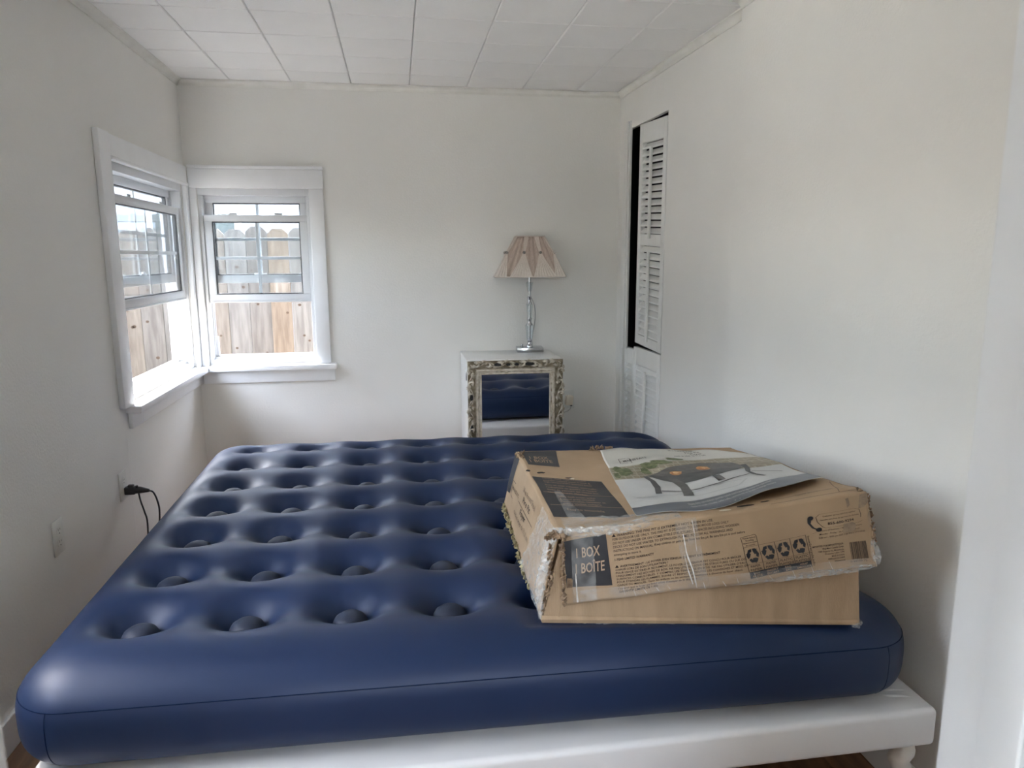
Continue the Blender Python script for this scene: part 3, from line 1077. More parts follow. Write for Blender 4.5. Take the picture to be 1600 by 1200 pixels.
seam('side_seam', 0.040, 0.0002, 0.0010)
for (sx, sy) in ((-1, -1), (1, -1)):
    pts = []
    for k in range(15):
        h = 0.040 - (0.040 + HH * 0.95) * k / 14
        ne = NEXP if h >= 0 else NLOW
        d = RC * (1 - (1 - (abs(h) / HH) ** ne) ** (1 / ne))
        r = RP * (1 - d / RC)
        pts.append(to_world(sx * (MA - d - r + r * 0.25), sy * (MBB - d - r + r * 0.968), ZM + h))
    MB().tube(pts, 0.0009, 6).build('corner_seam', M['navy_seam'], mattress, smooth=True)
seam('bottom_seam', -HH * 0.95, 0.001, 0.0022)

# ------------------------------------------------------------------ battered carton
def bil(c, u, v):
    a, b_q, c_q, d_q = [Vector(x) for x in c]
    return a * (1 - u) * (1 - v) + b_q * u * (1 - v) + c_q * u * v + d_q * (1 - u) * v


FLb, FRb, FRt, FLt = (0.3400, 1.4436, 0.5817), (1.0039, 1.3154, 0.6814), (0.9746, 1.3350, 0.8434), (0.3346, 1.4418, 0.7419)
BRt, BLt, BRb, BLb = (1.0413, 2.1004, 0.7348), (0.3560, 2.1805, 0.7321), (1.0680, 2.1004, 0.5924), (0.3222, 2.2250, 0.5479)
LFb, LFt = (0.2893, 1.4774, 0.5524), (0.3355, 1.4774, 0.7419)
FACES = dict(front=(FLb, FRb, FRt, FLt), top=(FLt, FRt, BRt, BLt), left=(BLb, LFb, LFt, BLt),
             right=(FRb, BRb, BRt, FRt), back=(BRb, BLb, BLt, BRt))
FN = dict(front=Vector((-.18, -.98, .1)).normalized(), top=Vector((0, 0, 1)), left=Vector((-1, 0, .1)).normalized(),
          right=Vector((1, 0, 0)), back=Vector((0, 1, 0)))


def crumple(p):
    a = noise.noise_vector(Vector(p) * 7.0) * 0.0035 + noise.noise_vector(Vector(p) * 24.0) * 0.0011
    return a


def surf(face, u, v, off=0.0):
    p = bil(FACES[face], u, v)
    q = p + crumple(p)
    if face == 'top':          # sagging panel with a raised front border crease
        q.z += -0.010 * math.sin(PI * min(max(u, 0), 1)) * math.sin(PI * min(max(v, 0), 1)) + 0.004 * math.exp(-((v - 0.055) / 0.03) ** 2)
    if face == 'front':
        q += FN['front'] * 0.006 * math.sin(PI * min(max(u, 0), 1)) * math.sin(PI * min(max(v, 0), 1))
    return q + FN[face] * off


carton = thing('cardboard_box', 'battered taped brown carton printed with warnings, lying on the air mattress', 'box', (0.6675, 1.7800, 0.5390))
# tray: the inner half the lid has been pushed over
TB = [(0.2937, 1.4569, 0.5386), (0.9826, 1.3306, 0.5386), (1.0457, 2.0871, 0.5386), (0.3293, 2.2117, 0.5386)]
TT = [(0.3435, 1.4596, 0.7215), (0.9665, 1.3492, 0.8238), (1.0280, 2.0826, 0.7215), (0.3649, 2.1627, 0.7188)]


def tray_pt(side, u, v):
    i, j = side, (side + 1) % 4
    p = bil((TB[i], TB[j], TT[j], TT[i]), u, v)
    return p + noise.noise_vector(p * 9.0) * 0.002 * (1 if 0.02 < v else 0.3)


b = MB()
for s in range(4):
    b.grid(lambda u, v, s=s: tray_pt(s, u, v), 40, 10)
b.grid(lambda u, v: bil(TB, u, 1 - v), 4, 4)
b.grid(lambda u, v: bil(TT, u, v) + noise.noise_vector(bil(TT, u, v) * 9.0) * 0.002, 20, 20)
tray = soft(b.build('tray', M['card_in'], carton, fix=False), 50)
b = MB()                                                      # bottom flap edge along the front
b.prism([(0, 0), (0.006, 0.001), (0.008, 0.010), (0.002, 0.016), (0, 0.012)],
        lambda q: (.2937, 1.4569 - q[0], .5395 + q[1]), lambda q: (.9772, 1.3319 - q[0] * 0.6, .5395 + q[1] * 0.7))
b.build('bottom_flap', M['card_in'], carton)
b = MB()                                                      # crease of the folded corner flap
b.tube([(0.3311, 1.4476, 0.5524), (0.3382, 1.4454, 0.5924), (0.3409, 1.4440, 0.6458)], [0.0012, 0.002, 0.001], 6)
b.build('flap_crease', M['card_in'], carton)

# lid
b = MB()
b.grid(lambda u, v: surf('front', u, v), 90, 26)
b.grid(lambda u, v: surf('top', u, v), 80, 70)
b.grid(lambda u, v: surf('left', u, v), 60, 16)
b.grid(lambda u, v: surf('right', u, v), 40, 12)
b.grid(lambda u, v: surf('back', u, v), 40, 12)
lid = soft(b.build('lid', M['card'], carton, fix=False), 45)
lid.modifiers.new('board', 'SOLIDIFY').thickness = 0.004
lid.modifiers['board'].offset = -1


def patch(face, quad, name, mt, off=0.0006, n=(16, 10), parent=carton, fn=None):
    """flat print on a face; quad = uv of bottom-left, bottom-right, top-right, top-left"""
    fn = fn or (lambda u, v, o: surf(face, u, v, o))

    def g(s, t):
        q = [quad[0][k] * (1 - s) * (1 - t) + quad[1][k] * s * (1 - t) + quad[2][k] * s * t + quad[3][k] * (1 - s) * t for k in (0, 1)]
        return fn(q[0], q[1], off)
    return MB().grid(g, *n).build(name, mt, parent, smooth=True, fix=False)


def poly(pts, name, mt, fn, off, parent):
    """filled outline on a surface given in its own coordinates"""
    bm = bmesh.new()
    vs = [bm.verts.new((p[0], p[1], 0)) for p in pts]
    bm.faces.new(vs)
    bmesh.ops.triangulate(bm, faces=bm.faces[:])
    bmesh.ops.subdivide_edges(bm, edges=bm.edges[:], cuts=3, use_grid_fill=True)
    b = MB()
    b.from_bm(bm)
    b.v = [tuple(fn(p[0], p[1], off)) for p in b.v]
    return b.build(name, mt, parent, smooth=True, fix=False)


def strip(pts, w, name, mt, fn, off, parent, vscale=1.0):
    """line of constant width along points in surface coordinates"""
    V, F = [], []
    fine = []
    for i in range(len(pts) - 1):
        for k in range(6):
            t = k / 6
            fine.append((pts[i][0] * (1 - t) + pts[i + 1][0] * t, pts[i][1] * (1 - t) + pts[i + 1][1] * t))
    fine.append(pts[-1])
    for i, p in enumerate(fine):
        a, c = fine[max(i - 1, 0)], fine[min(i + 1, len(fine) - 1)]
        d = Vector((c[0] - a[0], (c[1] - a[1]) / vscale)).normalized()
        nx_, ny_ = -d.y, d.x * vscale
        ww = w[min(int(i / 6), len(w) - 1)] if isinstance(w, (list, tuple)) else w
        V.append(fn(p[0] + nx_ * ww / 2, p[1] + ny_ * ww / 2, off))
        V.append(fn(p[0] - nx_ * ww / 2, p[1] - ny_ * ww / 2, off))
    for i in range(len(fine) - 1):
        F.append((2 * i, 2 * i + 1, 2 * i + 3, 2 * i + 2))
    return MB().add(V, F).build(name, mt, parent, fix=False)


def lay_text(body, p0, p1, h, name, mt, fn, off, parent, bold=0.0, vdir=None, fit=True):
    """lettering whose baseline runs from p0 to p1 in surface coordinates, h = capital height in v"""
    cu = bpy.data.curves.new('lettering', 'FONT')
    cu.body = body
    cu.size = 1.0
    cu.resolution_u = 2
    cu.offset = bold
    ob = bpy.data.objects.new('lettering', cu)
    col.objects.link(ob)
    dg = bpy.context.evaluated_depsgraph_get()
    me = bpy.data.meshes.new_from_object(ob.evaluated_get(dg))
    bpy.data.objects.remove(ob)
    xs_ = [v.co.x for v in me.vertices]
    if not xs_:
        return None
    xmin, xmax = min(xs_), max(xs_)
    wd = xmax - xmin
    vd = vdir or (0.0, 1.0)
    b = MB()
    for v in me.vertices:
        t = (v.co.x - xmin) / wd
        k = v.co.y / 0.71 * h
        b.v.append(tuple(fn(p0[0] + (p1[0] - p0[0]) * t + vd[0] * k, p0[1] + (p1[1] - p0[1]) * t + vd[1] * k, off)))
    b.f = [tuple(p.vertices) for p in me.polygons]
    bpy.data.meshes.remove(me)
    return b.build(name, mt, parent, fix=False)


fF = lambda u, v, o: surf('front', u, v, o)
fT = lambda u, v, o: surf('top', u, v, o)
fL = lambda u, v, o: surf('left', u, v, o)
O1, O2 = 0.0007, 0.0012

# front: black square
sq = patch('front', [(.012, .255), (.162, .212), (.143, .955), (.004, .935)], 'black_panel', M['ink'], O1)
lay_text('1 BOX', (.046, .665), (.122, .675), .145, 'lettering', M['tan_text'], fF, O2, carton, 0.012)
lay_text('1 BOÎTE', (.042, .430), (.137, .445), .150, 'lettering', M['tan_text'], fF, O2, carton, 0.012)
poly([(.012, .25), (.030, .245), (.032, .35), (.027, .385), (.014, .395)], 'torn_patch', M['card_torn'], fF, O2, carton)
# front: warnings
EN = ['WARNING: THE FIRE PIT IS EXTREMELY HOT WHEN IN USE.', 'FOR OUTDOOR USE ONLY. THE FIRE PIT IS DESIGNED TO BURN WOOD LOGS ONLY',
      'DO NOT USE UNDER OR ON COMBUSTIBLE STRUCTURES / SURFACES INCLUDING WOODEN', 'DECKS. DO NOT USE WATER TO EXTINGUISH FLAMES. FOLLOW ALL WARNINGS AND',
      'INSTRUCTIONS ON MANUAL. Keep children or pets away from hot fire pit. Be sure fire pit is cool before', 'attempting to move it.']
EW = [.335, .385, .418, .395, .432, .092]
for k, t in enumerate(EN):
    v = .905 - .0535 * k
    u0 = .164 + .001 * k + (.016 if k == 0 else 0)
    lay_text(t, (u0, v), (u0 + EW[k] - (.016 if k == 0 else 0), v + .012 * EW[k] / .4), .033, 'lettering', M['ink_text'], fF, O1, carton, 0.012 if k == 0 else 0.004)
poly([(.163, .903), (.176, .903), (.1695, .945)], 'warning_triangle', M['ink_text'], fF, O1, carton)
lay_text('1-YEAR LIMITED WARRANTY', (.171, .565), (.300, .572), .034, 'lettering', M['ink_text'], fF, O1, carton, 0.014)
FR = ["AVERTISSEMENT : LE FOYER D'EXTÉRIEUR DEVIENT EXTRÊMEMENT", 'CHAUD LORS DE SON UTILISATION !',
      "POUR USAGE EXTÉRIEUR SEULEMENT. LE FOYER D'EXTÉRIEUR EST CONÇU POUR BRÛLER", 'UNIQUEMENT DES BÛCHES DE BOIS. NE PAS UTILISER SOUS DES STRUCTURES OU SUR DES',
      "SURFACES COMBUSTIBLES, Y COMPRIS LES TERRASSES EN BOIS. NE PAS UTILISER D'EAU", 'POUR ÉTEINDRE LES FLAMMES. SUIVRE ET RESPECTER TOUTES LES CONSIGNES ET MISES EN',
      'GARDE DU MANUEL. Tenir les enfants ou les animaux domestiques à distance du foyer chaud.', "S'assurer que le foyer est froid avant d'essayer de le déplacer."]
FWD = [.325, .170, .405, .420, .415, .420, .400, .255]
for k, t in enumerate(FR):
    v = .465 - .047 * k
    u0 = .172 + .001 * k + (.016 if k == 0 else 0)
    lay_text(t, (u0, v), (u0 + FWD[k], v + .012 * FWD[k] / .4), .030, 'lettering', M['ink_text'], fF, O1, carton, 0.012 if k < 2 else 0.004)
poly([(.171, .463), (.184, .463), (.1775, .503)], 'warning_triangle', M['ink_text'], fF, O1, carton)
lay_text('GARANTIE LIMITÉE DE 1 AN', (.182, .088), (.307, .094), .034, 'lettering', M['ink_text'], fF, O1, carton, 0.014)

# front: recycling panel, four cells in own coordinates (a: 0..4, c: 0..1)
RU0, RU1, RV0, RV1 = .600, .800, .060, .600


def fR(a, c, o):
    u = RU0 + (RU1 - RU0) * a / 4.0
    return surf('front', u - .012 * c + 0.0, RV0 + (RV1 - RV0) * c * .84 + .038 * a / 4.0, o)


rows = [0.0, .20, .44, .98]
for c in (rows[1], rows[2], rows[3]):
    strip([(0, c), (4, c)], .02, 'panel_rule', M['ink_text'], fR, O1, carton, .35)
for a in (0, 1, 2, 3, 4):
    strip([(a, rows[1]), (a, rows[3])], .035, 'panel_rule', M['ink_text'], fR, O1, carton, .35)
patch(None, [(0, 0), (4, 0), (4, .20), (0, .20)], 'panel_footer', M['ink'], O1, (16, 3), carton, fR)
for a, (t1, t2, t3, t4) in enumerate([('PAPER', 'PAPIER', 'BOX', 'BOÎTE'), ('PAPER', 'PAPIER', 'INSERT', 'ENCART'),
                                      ('PLASTIC', 'PLASTIQUE', 'BAG', 'SAC'), ('PLASTIC', 'PLASTIQUE', 'WRAP', 'EMBALLAGE')]):
    def put(t, c, h, mt, wmax, a=a):
        w = min(wmax, 0.125 * len(t))
        lay_text(t, (a + .5 - w / 2, c), (a + .5 + w / 2, c), h, 'lettering', mt, fR, O2, carton, 0.012)
    put(t1, .335, .075, M['ink_text'], .8)
    put(t2, .225, .075, M['ink_text'], .9)
    put(t3, .112, .062, M['tan_text'], .8)
    put(t4, .022, .062, M['tan_text'], .9)
    # three chasing arrows
    for q in range(3):
        A = math.radians(90 + 120 * q)
        rot = lambda x, y: (x * math.cos(A) - y * math.sin(A), x * math.sin(A) + y * math.cos(A))
        for pts in ([(.30, -.02), (.30, -.19), (.13, -.29), (.03, -.12), (.17, -.04)],
                    [(.30, .02), (.28, .20), (.12, .30), (.10, .38), (-.04, .18), (.18, .12), (.13, .19), (.17, .04)]):
            pp = [rot(x * 1.18, y * 1.18) for x, y in pts]
            poly([(a + .5 + x, .70 + y * .58) for x, y in pp], 'recycling_arrow', M['ink'], fR, O1, carton)
strip([(0, .98), (-.02, 1.29), (.9, 1.32), (.98, 1.27), (1.0, .98)], .03, 'panel_rule', M['ink_text'], fR, O1, carton, .35)
for k, t in enumerate(['Flatten Before', 'Recycling', 'Aplatissez avant', 'de recycler']):
    w = .058 * len(t)
    lay_text(t, (.5 - w / 2, 1.225 - .072 * k), (.5 + w / 2, 1.225 - .072 * k), .045, 'lettering', M['ink_text'], fR, O1, carton, 0.01)
lay_text('how2recycle.info', (4.09, .93), (4.09, .02), .15, 'lettering', M['ink_text'], fR, O1, carton, 0.01, (1.0, 0.0))

# front: telephone panel
def fP(a, c, o):
    return surf('front', .815 + .155 * a, .595 + .20 * c + .02 * a, o)


rc = [(.20, .06), (.10, .45), (.08, .78), (.16, .95), (.88, .98), (.98, .88), (1.0, .55), (.99, .35)]
strip(rc, .012, 'panel_rule', M['ink_text'], fP, O1, carton, .75)
strip([(.20, .06), (.26, -.02), (.92, .02), (1.02, .12)], .012, 'panel_rule', M['ink_text'], fP, O1, carton, .75)
lay_text('Customer service toll-free number', (.22, .72), (.90, .75), .10, 'lettering', M['ink_text'], fP, O1, carton, 0.006)
lay_text('Numéro sans frais du service à la clientèle', (.16, .49), (.96, .52), .10, 'lettering', M['ink_text'], fP, O1, carton, 0.006)
lay_text('855-600-9294', (.30, .16), (.84, .19), .17, 'lettering', M['ink_text'], fP, O1, carton, 0.022)
strip([(-.06, .78), (-.07, .45), (.0, .12), (.10, -.06)], [.075, .05, .05, .05, .075], 'handset', M['ink'], fP, O1, carton, .75)
for (ca, cc) in ((-.035, .79), (.115, -.06)):
    poly([(ca + .062 * math.cos(k * PI / 7), cc + .14 * math.sin(k * PI / 7)) for k in range(14)], 'handset', M['ink'], fP, O2, carton)
strip([(-.03, -.25), (.08, -.22)], .012, 'handset', M['ink'], fP, O1, carton, .75)
for k, (t, w) in enumerate([("Hours of business / Heures d'ouverture:", .86), ('Monday - Friday / du lundi au vendredi', .82), ('9:00 am - 5:00 pm EST / de 9 h à 17 h HNE', .94)]):
    lay_text(t, (.14 - .02 * k, -.22 - .235 * k), (.14 - .02 * k + w, -.19 - .235 * k), .105, 'lettering', M['ink_text'], fP, O1, carton, 0.004)
IM = [('IMPORTED FOR/IMPORTÉ POUR:', .150, .012), ('Wal-Mart Canada Corp.', .105, .012), ('1940 Argentia Rd, Mississauga,', .125, .004), ('Ontario L5N 1P9', .095, .004),
      ('MADE IN CHINA', .062, .012), ('FABRIQUÉ EN CHINE', .080, .012), ('Walmart.ca', .052, .012)]
for k, (t, w, bo) in enumerate(IM):
    w *= .66
    lay_text(t, (.905 - w, .352 - .037 * k - .004), (.905, .352 - .037 * k), .024, 'lettering', M['ink_text'], fF, O1, carton, bo)
u = .9225
random.seed(3)
while u < .972:                                               # bar code
    w = random.choice((.0007, .0007, .0014, .0021))
    patch('front', [(u + .003, .125), (u + .003 + w, .1255), (u + w, .365), (u, .364)], 'bar', M['ink_text'], O1, (1, 4))
    u += w + random.choice((.0008, .0012, .0016))
lay_text('0 68103 72', (.920, .088), (.972, .092), .024, 'lettering', M['ink_text'], fF, O1, carton, 0.004)
# scuffs at the crushed end and rub marks
for (pts) in ([(.965, .80), (.985, .82), (1.0, .88), (.998, .99), (.975, .985), (.970, .90)], [(.93, .83), (.94, .86), (.937, .96), (.928, .95)],
              [(.988, .52), (.999, .55), (.998, .76), (.990, .70)], [(.905, .50), (.945, .52), (.95, .60), (.94, .635), (.91, .625)]):
    poly(pts, 'scuff', M['card_rub'], fF, 0.0015, carton)

# left side lettering
lay_text('28 in Round Steel', (.347, .70), (.617, .735), .085, 'lettering', M['ink_grey'], fL, O1, carton, 0.0)
lay_text('Fire Pit', (.39, .565), (.545, .588), .095, 'lettering', M['ink_text'], fL, O1, carton, 0.012)
strip([(.299, .467), (.634, .533)], .006, 'rule', M['ink_grey'], fL, O1, carton, 2.5)
lay_text('Foyer', (.386, .365), (.505, .395), .095, 'lettering', M['ink_text'], fL, O1, carton, 0.012)
lay_text('rond en acier de 71,1 cm', (.264, .216), (.624, .286), .080, 'lettering', M['ink_grey'], fL, O1, carton, 0.0)
lay_text('MAINSTAYS', (.12, .455), (.285, .485), .065, 'lettering', M['ink_grey'], fL, O1, carton, 0.004)
strip([(.17, .60), (.105, .585), (.105, .33), (.165, .335)], .005, 'rule', M['ink_text'], fL, O1, carton, 2.5)
patch('left', [(.0, .25), (.075, .30), (.120, .98), (.0, .98)], 'black_panel', M['ink'], O1)

# top print
patch('top', [(.020, .790), (.150, .738), (.179, .990), (.022, .990)], 'black_panel', M['ink'], O1)
lay_text('1 BOX', (.042, .868), (.122, .853), .040, 'lettering', M['tan_text'], fT, O2, carton, 0.012)
lay_text('1 BOÎTE', (.036, .820), (.132, .797), .042, 'lettering', M['tan_text'], fT, O2, carton, 0.012)
patch('top', [(.010, .170), (.257, .092), (.272, .517), (.012, .628)], 'black_panel', M['ink'], O1)
TP = [('Heavy-duty rust-resistant', .160), ('powder-coated steel frame &', .172), ('high-temperature painted bowl', .172), None,
      ('Base en acier robuste, antirouille,', .186), ('revêtement en poudre et vasque', .180), ('dotée de peinture qui résiste aux', .183), ('températures élevées', .140)]
v = .592
for k, t in enumerate(TP):
    if t:
        u0 = .050 - .002 * k
        lay_text(t[0], (u0, v), (u0 + t[1], v - .44 * t[1]), .018, 'lettering', M['tan_text'], fT, O2, carton, 0.0)
        v -= .0275
    else:
        v -= .012
strip([(.02, .425), (.262, .318)], .003, 'rule', M['tan_text'], fT, O2, carton, 1.0)
for k, (t, w) in enumerate([('Safety mesh screen, poker', .13), ('& wood grate included', .12), ('Pare-étincelles, tisonnier et', .15), ('grille à bûches compris', .13)]):
    lay_text(t, (.066, .362 - .028 * k), (.066 + w, .362 - .028 * k - .44 * w), .018, 'lettering', M['tan_text'], fT, O2, carton, 0.0)
strip([(.02, .288), (.260, .182)], .003, 'rule', M['tan_text'], fT, O2, carton, 1.0)
lay_text('Easy to assemble', (.07, .215), (.19, .16), .020, 'lettering', M['tan_text'], fT, O2, carton, 0.0)
# lines printed along the top border and holes worn in the board
for (p0, p1) in (((.70, .018), (.995, .030)), ((.73, .045), (.96, .075)), ((.93, .03), (.985, .17))):
    strip([p0, p1], .0025, 'rule', M['ink_grey'], fT, O1, carton, 1.0)
lay_text('Customer service toll-free number', (.80, .045), (.93, .062), .016, 'lettering', M['ink_grey'], fT, O1, carton, 0.0)
for (cu_, cv_, r1, r2, mt) in ((.055, .665, .016, .012, 'card_hole'), (.006, .70, .010, .014, 'card_hole'), (.155, .585, .016, .008, 'card_hole'), (.165, .572, .010, .012, 'card_pale'),
                               (.62, .030, .030, .006, 'card_hole'), (.69, .040, .016, .005, 'card_hole'), (.55, .018, .020, .006, 'card_pale')):
    poly([(cu_ + r1 * math.cos(k * PI / 6) * random.uniform(.7, 1.2), cv_ + r2 * math.sin(k * PI / 6) * random.uniform(.7, 1.2)) for k in range(12)],
         'tear', M[mt], fT, 0.0016, carton)


# ragged torn edges: chips of board along crushed corners
def ragged(name, path, n, size, mt, spread=0.006):
    b = MB()
    for i in range(n):
        t = i / (n - 1) * (len(path) - 1)
        k = min(int(t), len(path) - 2)
        p = Vector(path[k]).lerp(Vector(path[k + 1]), t - k)
        p += Vector((random.uniform(-1, 1), random.uniform(-1, 1), random.uniform(-1, 1))) * spread
        a = Vector((random.uniform(-1, 1), random.uniform(-1, 1), random.uniform(-1, 1))).normalized()
        c = a.orthogonal().normalized()
        s = size * random.uniform(.5, 1.4)
        d = a.cross(c) * 0.0012
        q = [p + a * s, p + c * s * .6, p - a * s * .8, p - c * s * .7]
        b.add([x + d for x in q] + [x - d for x in q], [(0, 1, 2, 3), (7, 6, 5, 4), (0, 4, 5, 1), (1, 5, 6, 2), (2, 6, 7, 3), (3, 7, 4, 0)])
    o = b.build(name, mt, carton)
    o['kind'] = 'stuff'
    return o


random.seed(11)
ragged('torn_edge', [(0.3115, 1.4551, 0.7170), (0.3133, 1.4525, 0.6458), (0.2990, 1.4596, 0.5657)], 40, .0065, M['card_torn'], .004)
ragged('torn_edge', [(0.3346, 1.4382, 0.7437), (0.3373, 1.4365, 0.6636), (0.3418, 1.4382, 0.5835)], 46, .0065, M['card_torn'], .003)
ragged('torn_edge', [(0.3026, 1.4667, 0.7304), (0.3222, 1.4525, 0.7455), (0.3427, 1.4400, 0.7455)], 44, .007, M['card_torn'], .006)
ragged('torn_edge', [(0.9657, 1.3528, 0.8434), (0.9790, 1.3377, 0.8327), (0.9897, 1.3279, 0.7704), (0.9950, 1.3234, 0.7348)], 60, .0055, M['card_torn'], .0035)
ragged('torn_edge', [(0.3542, 2.1716, 0.7304), (0.3578, 2.1004, 0.7330), (0.3694, 2.1627, 0.7330)], 40, .006, M['card_torn'], .007)
ragged('torn_edge', [(0.5874, 2.1449, 0.7384), (0.6230, 2.1538, 0.7419), (0.6675, 2.1404, 0.7384)], 36, .0065, M['card_torn'], .006)
ragged('foam_edge', [(0.3168, 2.2072, 0.5497), (0.3053, 1.9135, 0.5497), (0.2955, 1.6020, 0.5479)], 130, .007, M['film_yellow'], .006)


# packing tape and crumpled wrap
def tape(face, quad, n, name='clear_tape', mt=None, off=.002, amp=.0012, sc=40):
    def g(s, t):
        q = [quad[0][k] * (1 - s) * (1 - t) + quad[1][k] * s * (1 - t) + quad[2][k] * s * t + quad[3][k] * (1 - s) * t for k in (0, 1)]
        p = surf(face, q[0], q[1], off)
        return p + FN[face] * amp * noise.noise(Vector((q[0] * sc, q[1] * sc * .4, 3.3)))
    return MB().grid(g, *n).build(name, mt or M['film'], carton, smooth=True, fix=False)


tape('front', [(.055, .02), (.60, .0), (.60, .16), (.055, .19)], (60, 6))
tape('front', [(.60, .0), (1.0, .02), (1.0, .13), (.60, .15)], (50, 6), amp=.002)
tape('front', [(.40, .02), (.47, .02), (.44, 1.0), (.37, 1.0)], (8, 30), amp=.002)
tape('front', [(.03, .03), (.11, .03), (.10, .99), (.03, .99)], (8, 30), amp=.002)
tape('top', [(.02, .02), (.40, .005), (.40, .085), (.03, .15)], (40, 10), amp=.004, mt=M['film_crumple'])
tape('left', [(.63, .02), (1.0, .0), (1.0, .99), (.74, .97)], (30, 30), amp=.007, sc=26, mt=M['film_crumple'], off=.004)
tape('top', [(.055, .12), (.115, .10), (.085, .42), (.06, .42)], (8, 24), amp=.002)


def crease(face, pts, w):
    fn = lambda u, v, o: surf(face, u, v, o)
    strip(pts, w, 'tape_crease_glint', M['film_shine'], fn, .0035, carton, 3.8 if face == 'front' else 1.0)


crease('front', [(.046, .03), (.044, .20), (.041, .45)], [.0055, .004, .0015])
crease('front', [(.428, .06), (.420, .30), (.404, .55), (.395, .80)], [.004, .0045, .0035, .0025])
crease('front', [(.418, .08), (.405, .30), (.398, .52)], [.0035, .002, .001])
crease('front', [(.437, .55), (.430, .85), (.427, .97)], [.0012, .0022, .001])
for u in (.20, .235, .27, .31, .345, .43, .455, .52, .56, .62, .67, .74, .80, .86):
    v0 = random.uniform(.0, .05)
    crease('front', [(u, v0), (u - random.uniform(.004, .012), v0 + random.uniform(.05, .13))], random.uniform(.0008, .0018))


def wrap_blob(path, rad, name='crumpled_wrap', n=18, amp=.45):
    """loose crushed plastic following an edge"""
    V, F = [], []
    m_ = 60
    pts = []
    for i in range(m_ + 1):
        t = i / m_ * (len(path) - 1)
        k = min(int(t), len(path) - 2)
        pts.append(Vector(path[k]).lerp(Vector(path[k + 1]), t - k))
    for i, p in enumerate(pts):
        tg = (pts[min(i + 1, m_)] - pts[max(i - 1, 0)]).normalized()
        a = tg.orthogonal().normalized()
        c = tg.cross(a)
        env = math.sin(PI * min(1, max(0.02, i / m_))) ** .4
        for k in range(n):
            an = 2 * PI * k / n
            d = a * math.cos(an) + c * math.sin(an)
            r = rad * env * (1 + amp * noise.noise((p + d * .02) * 70) + amp * .6 * noise.noise((p + d * .02) * 190))
            V.append(p + d * r)
    for i in range(m_):
        for k in range(n):
            F.append((i * n + k, i * n + (k + 1) % n, (i + 1) * n + (k + 1) % n, (i + 1) * n + k))
    return MB().add(V, F).build(name, M['film_crumple'], carton, fix=False)


wrap_blob([(0.2901, 1.4614, 0.5452), (0.2937, 1.4685, 0.6280), (0.3133, 1.4703, 0.7170), (0.3311, 1.4641, 0.7473)], .011)
wrap_blob([(0.3160, 1.4774, 0.7455), (0.3427, 1.4463, 0.7508), (0.3916, 1.4311, 0.7544), (0.4628, 1.4169, 0.7615), (0.5340, 1.4106, 0.7731)], .010)
wrap_blob([(0.2982, 1.4569, 0.5368), (0.4450, 1.4276, 0.5354), (0.6230, 1.3973, 0.5359)], .0045, amp=.8)
wrap_blob([(0.6942, 1.3795, 0.6333), (0.8455, 1.3457, 0.6565), (0.9790, 1.3199, 0.6787), (1.0012, 1.3190, 0.6832)], .006, amp=.8)
wrap_blob([(0.9657, 1.3323, 0.5363), (0.9790, 1.3323, 0.5390), (0.9861, 1.3350, 0.5479)], .007, amp=.7)
wrap_blob([(0.9897, 1.3225, 0.7393), (0.9950, 1.3181, 0.7126), (1.0030, 1.3154, 0.6850)], .009, amp=.6)


# printed paper label, half peeled
def puv(s, t):
    BLq, BRq, TRq, TLq = (.273, .073), (.97, .19), (.998, .78), (.38, .976)
    p = [BLq[k] * (1 - s) * (1 - t) + BRq[k] * s * (1 - t) + TRq[k] * s * t + TLq[k] * (1 - s) * t for k in (0, 1)]
    p[1] += -.09 * math.sin(PI * s) * (1 - t) ** 2 + .10 * math.sin(PI * s) * t * t
    return p


def fA(s, t, o):
    q = puv(s, t)
    e = max(0.0, 1 - t)
    lift = .002 + .020 * math.exp(-((s - .72) / .22) ** 2) * e ** 3 + .004 * e ** 2 * (1 + math.sin(s * 15)) * .5
    lift += .006 * max(0, t - .8) / .2 * max(0, math.sin(s * 9 + .5)) + .0018 * noise.noise(Vector((s * 6, t * 5, 1.7)))
    return surf('top', q[0], min(q[1], .998), lift + o)


label = MB().grid(lambda s, t: fA(s, t, 0), 60, 44).build('paper_label', M['paper'], carton, smooth=True, fix=False)
tag(label, 'glossy white paper label printed with a fire pit, peeling off')
label.modifiers.new('sheet', 'SOLIDIFY').thickness = 0.0006
L1, L2, L3, L4, L5 = .0005, .0009, .0013, .0017, .0021


def lpatch(q, nm, mt, off, n=(24, 8)):
    return patch(None, q, nm, mt, off, n, label, fA)


lpatch([(0, .487), (1, .52), (1, .85), (0, .68)], 'stone_wall_print', M['stone2'], L1, (40, 10))
random.seed(5)
s = .0
while s < .99:                                                # stones and shrubs of the printed wall
    w = random.uniform(.015, .035)
    tb, tt = .49 + .03 * s, .68 + .17 * s
    for k in range(5):
        a, c = tb + (tt - tb) * k / 5, tb + (tt - tb) * (k + .78) / 5
        sh = random.uniform(0, .01)
        lpatch([(s + sh, a), (min(1, s + w * .85 + sh), a), (min(1, s + w * .85 + sh), c), (s + sh, c)], 'stone_print', M['stone'], L2, (2, 2))
    s += w
for (cs, ct_, rs, rt) in ((.09, .60, .05, .07), (.05, .65, .03, .05), (.27, .69, .06, .05), (.36, .73, .08, .04), (.22, .60, .03, .06), (.47, .79, .06, .03), (.03, .55, .02, .05)):
    poly([(cs + rs * math.cos(k * PI / 9) * random.uniform(.75, 1.1), ct_ + rt * math.sin(k * PI / 9) * random.uniform(.75, 1.1)) for k in range(18)], 'shrub_print', M['leaf'], fA, L3, label)
lpatch([(0, .11), (1, .185), (1, .52), (0, .487)], 'patio_print', M['paper_grey'], L1, (30, 10))
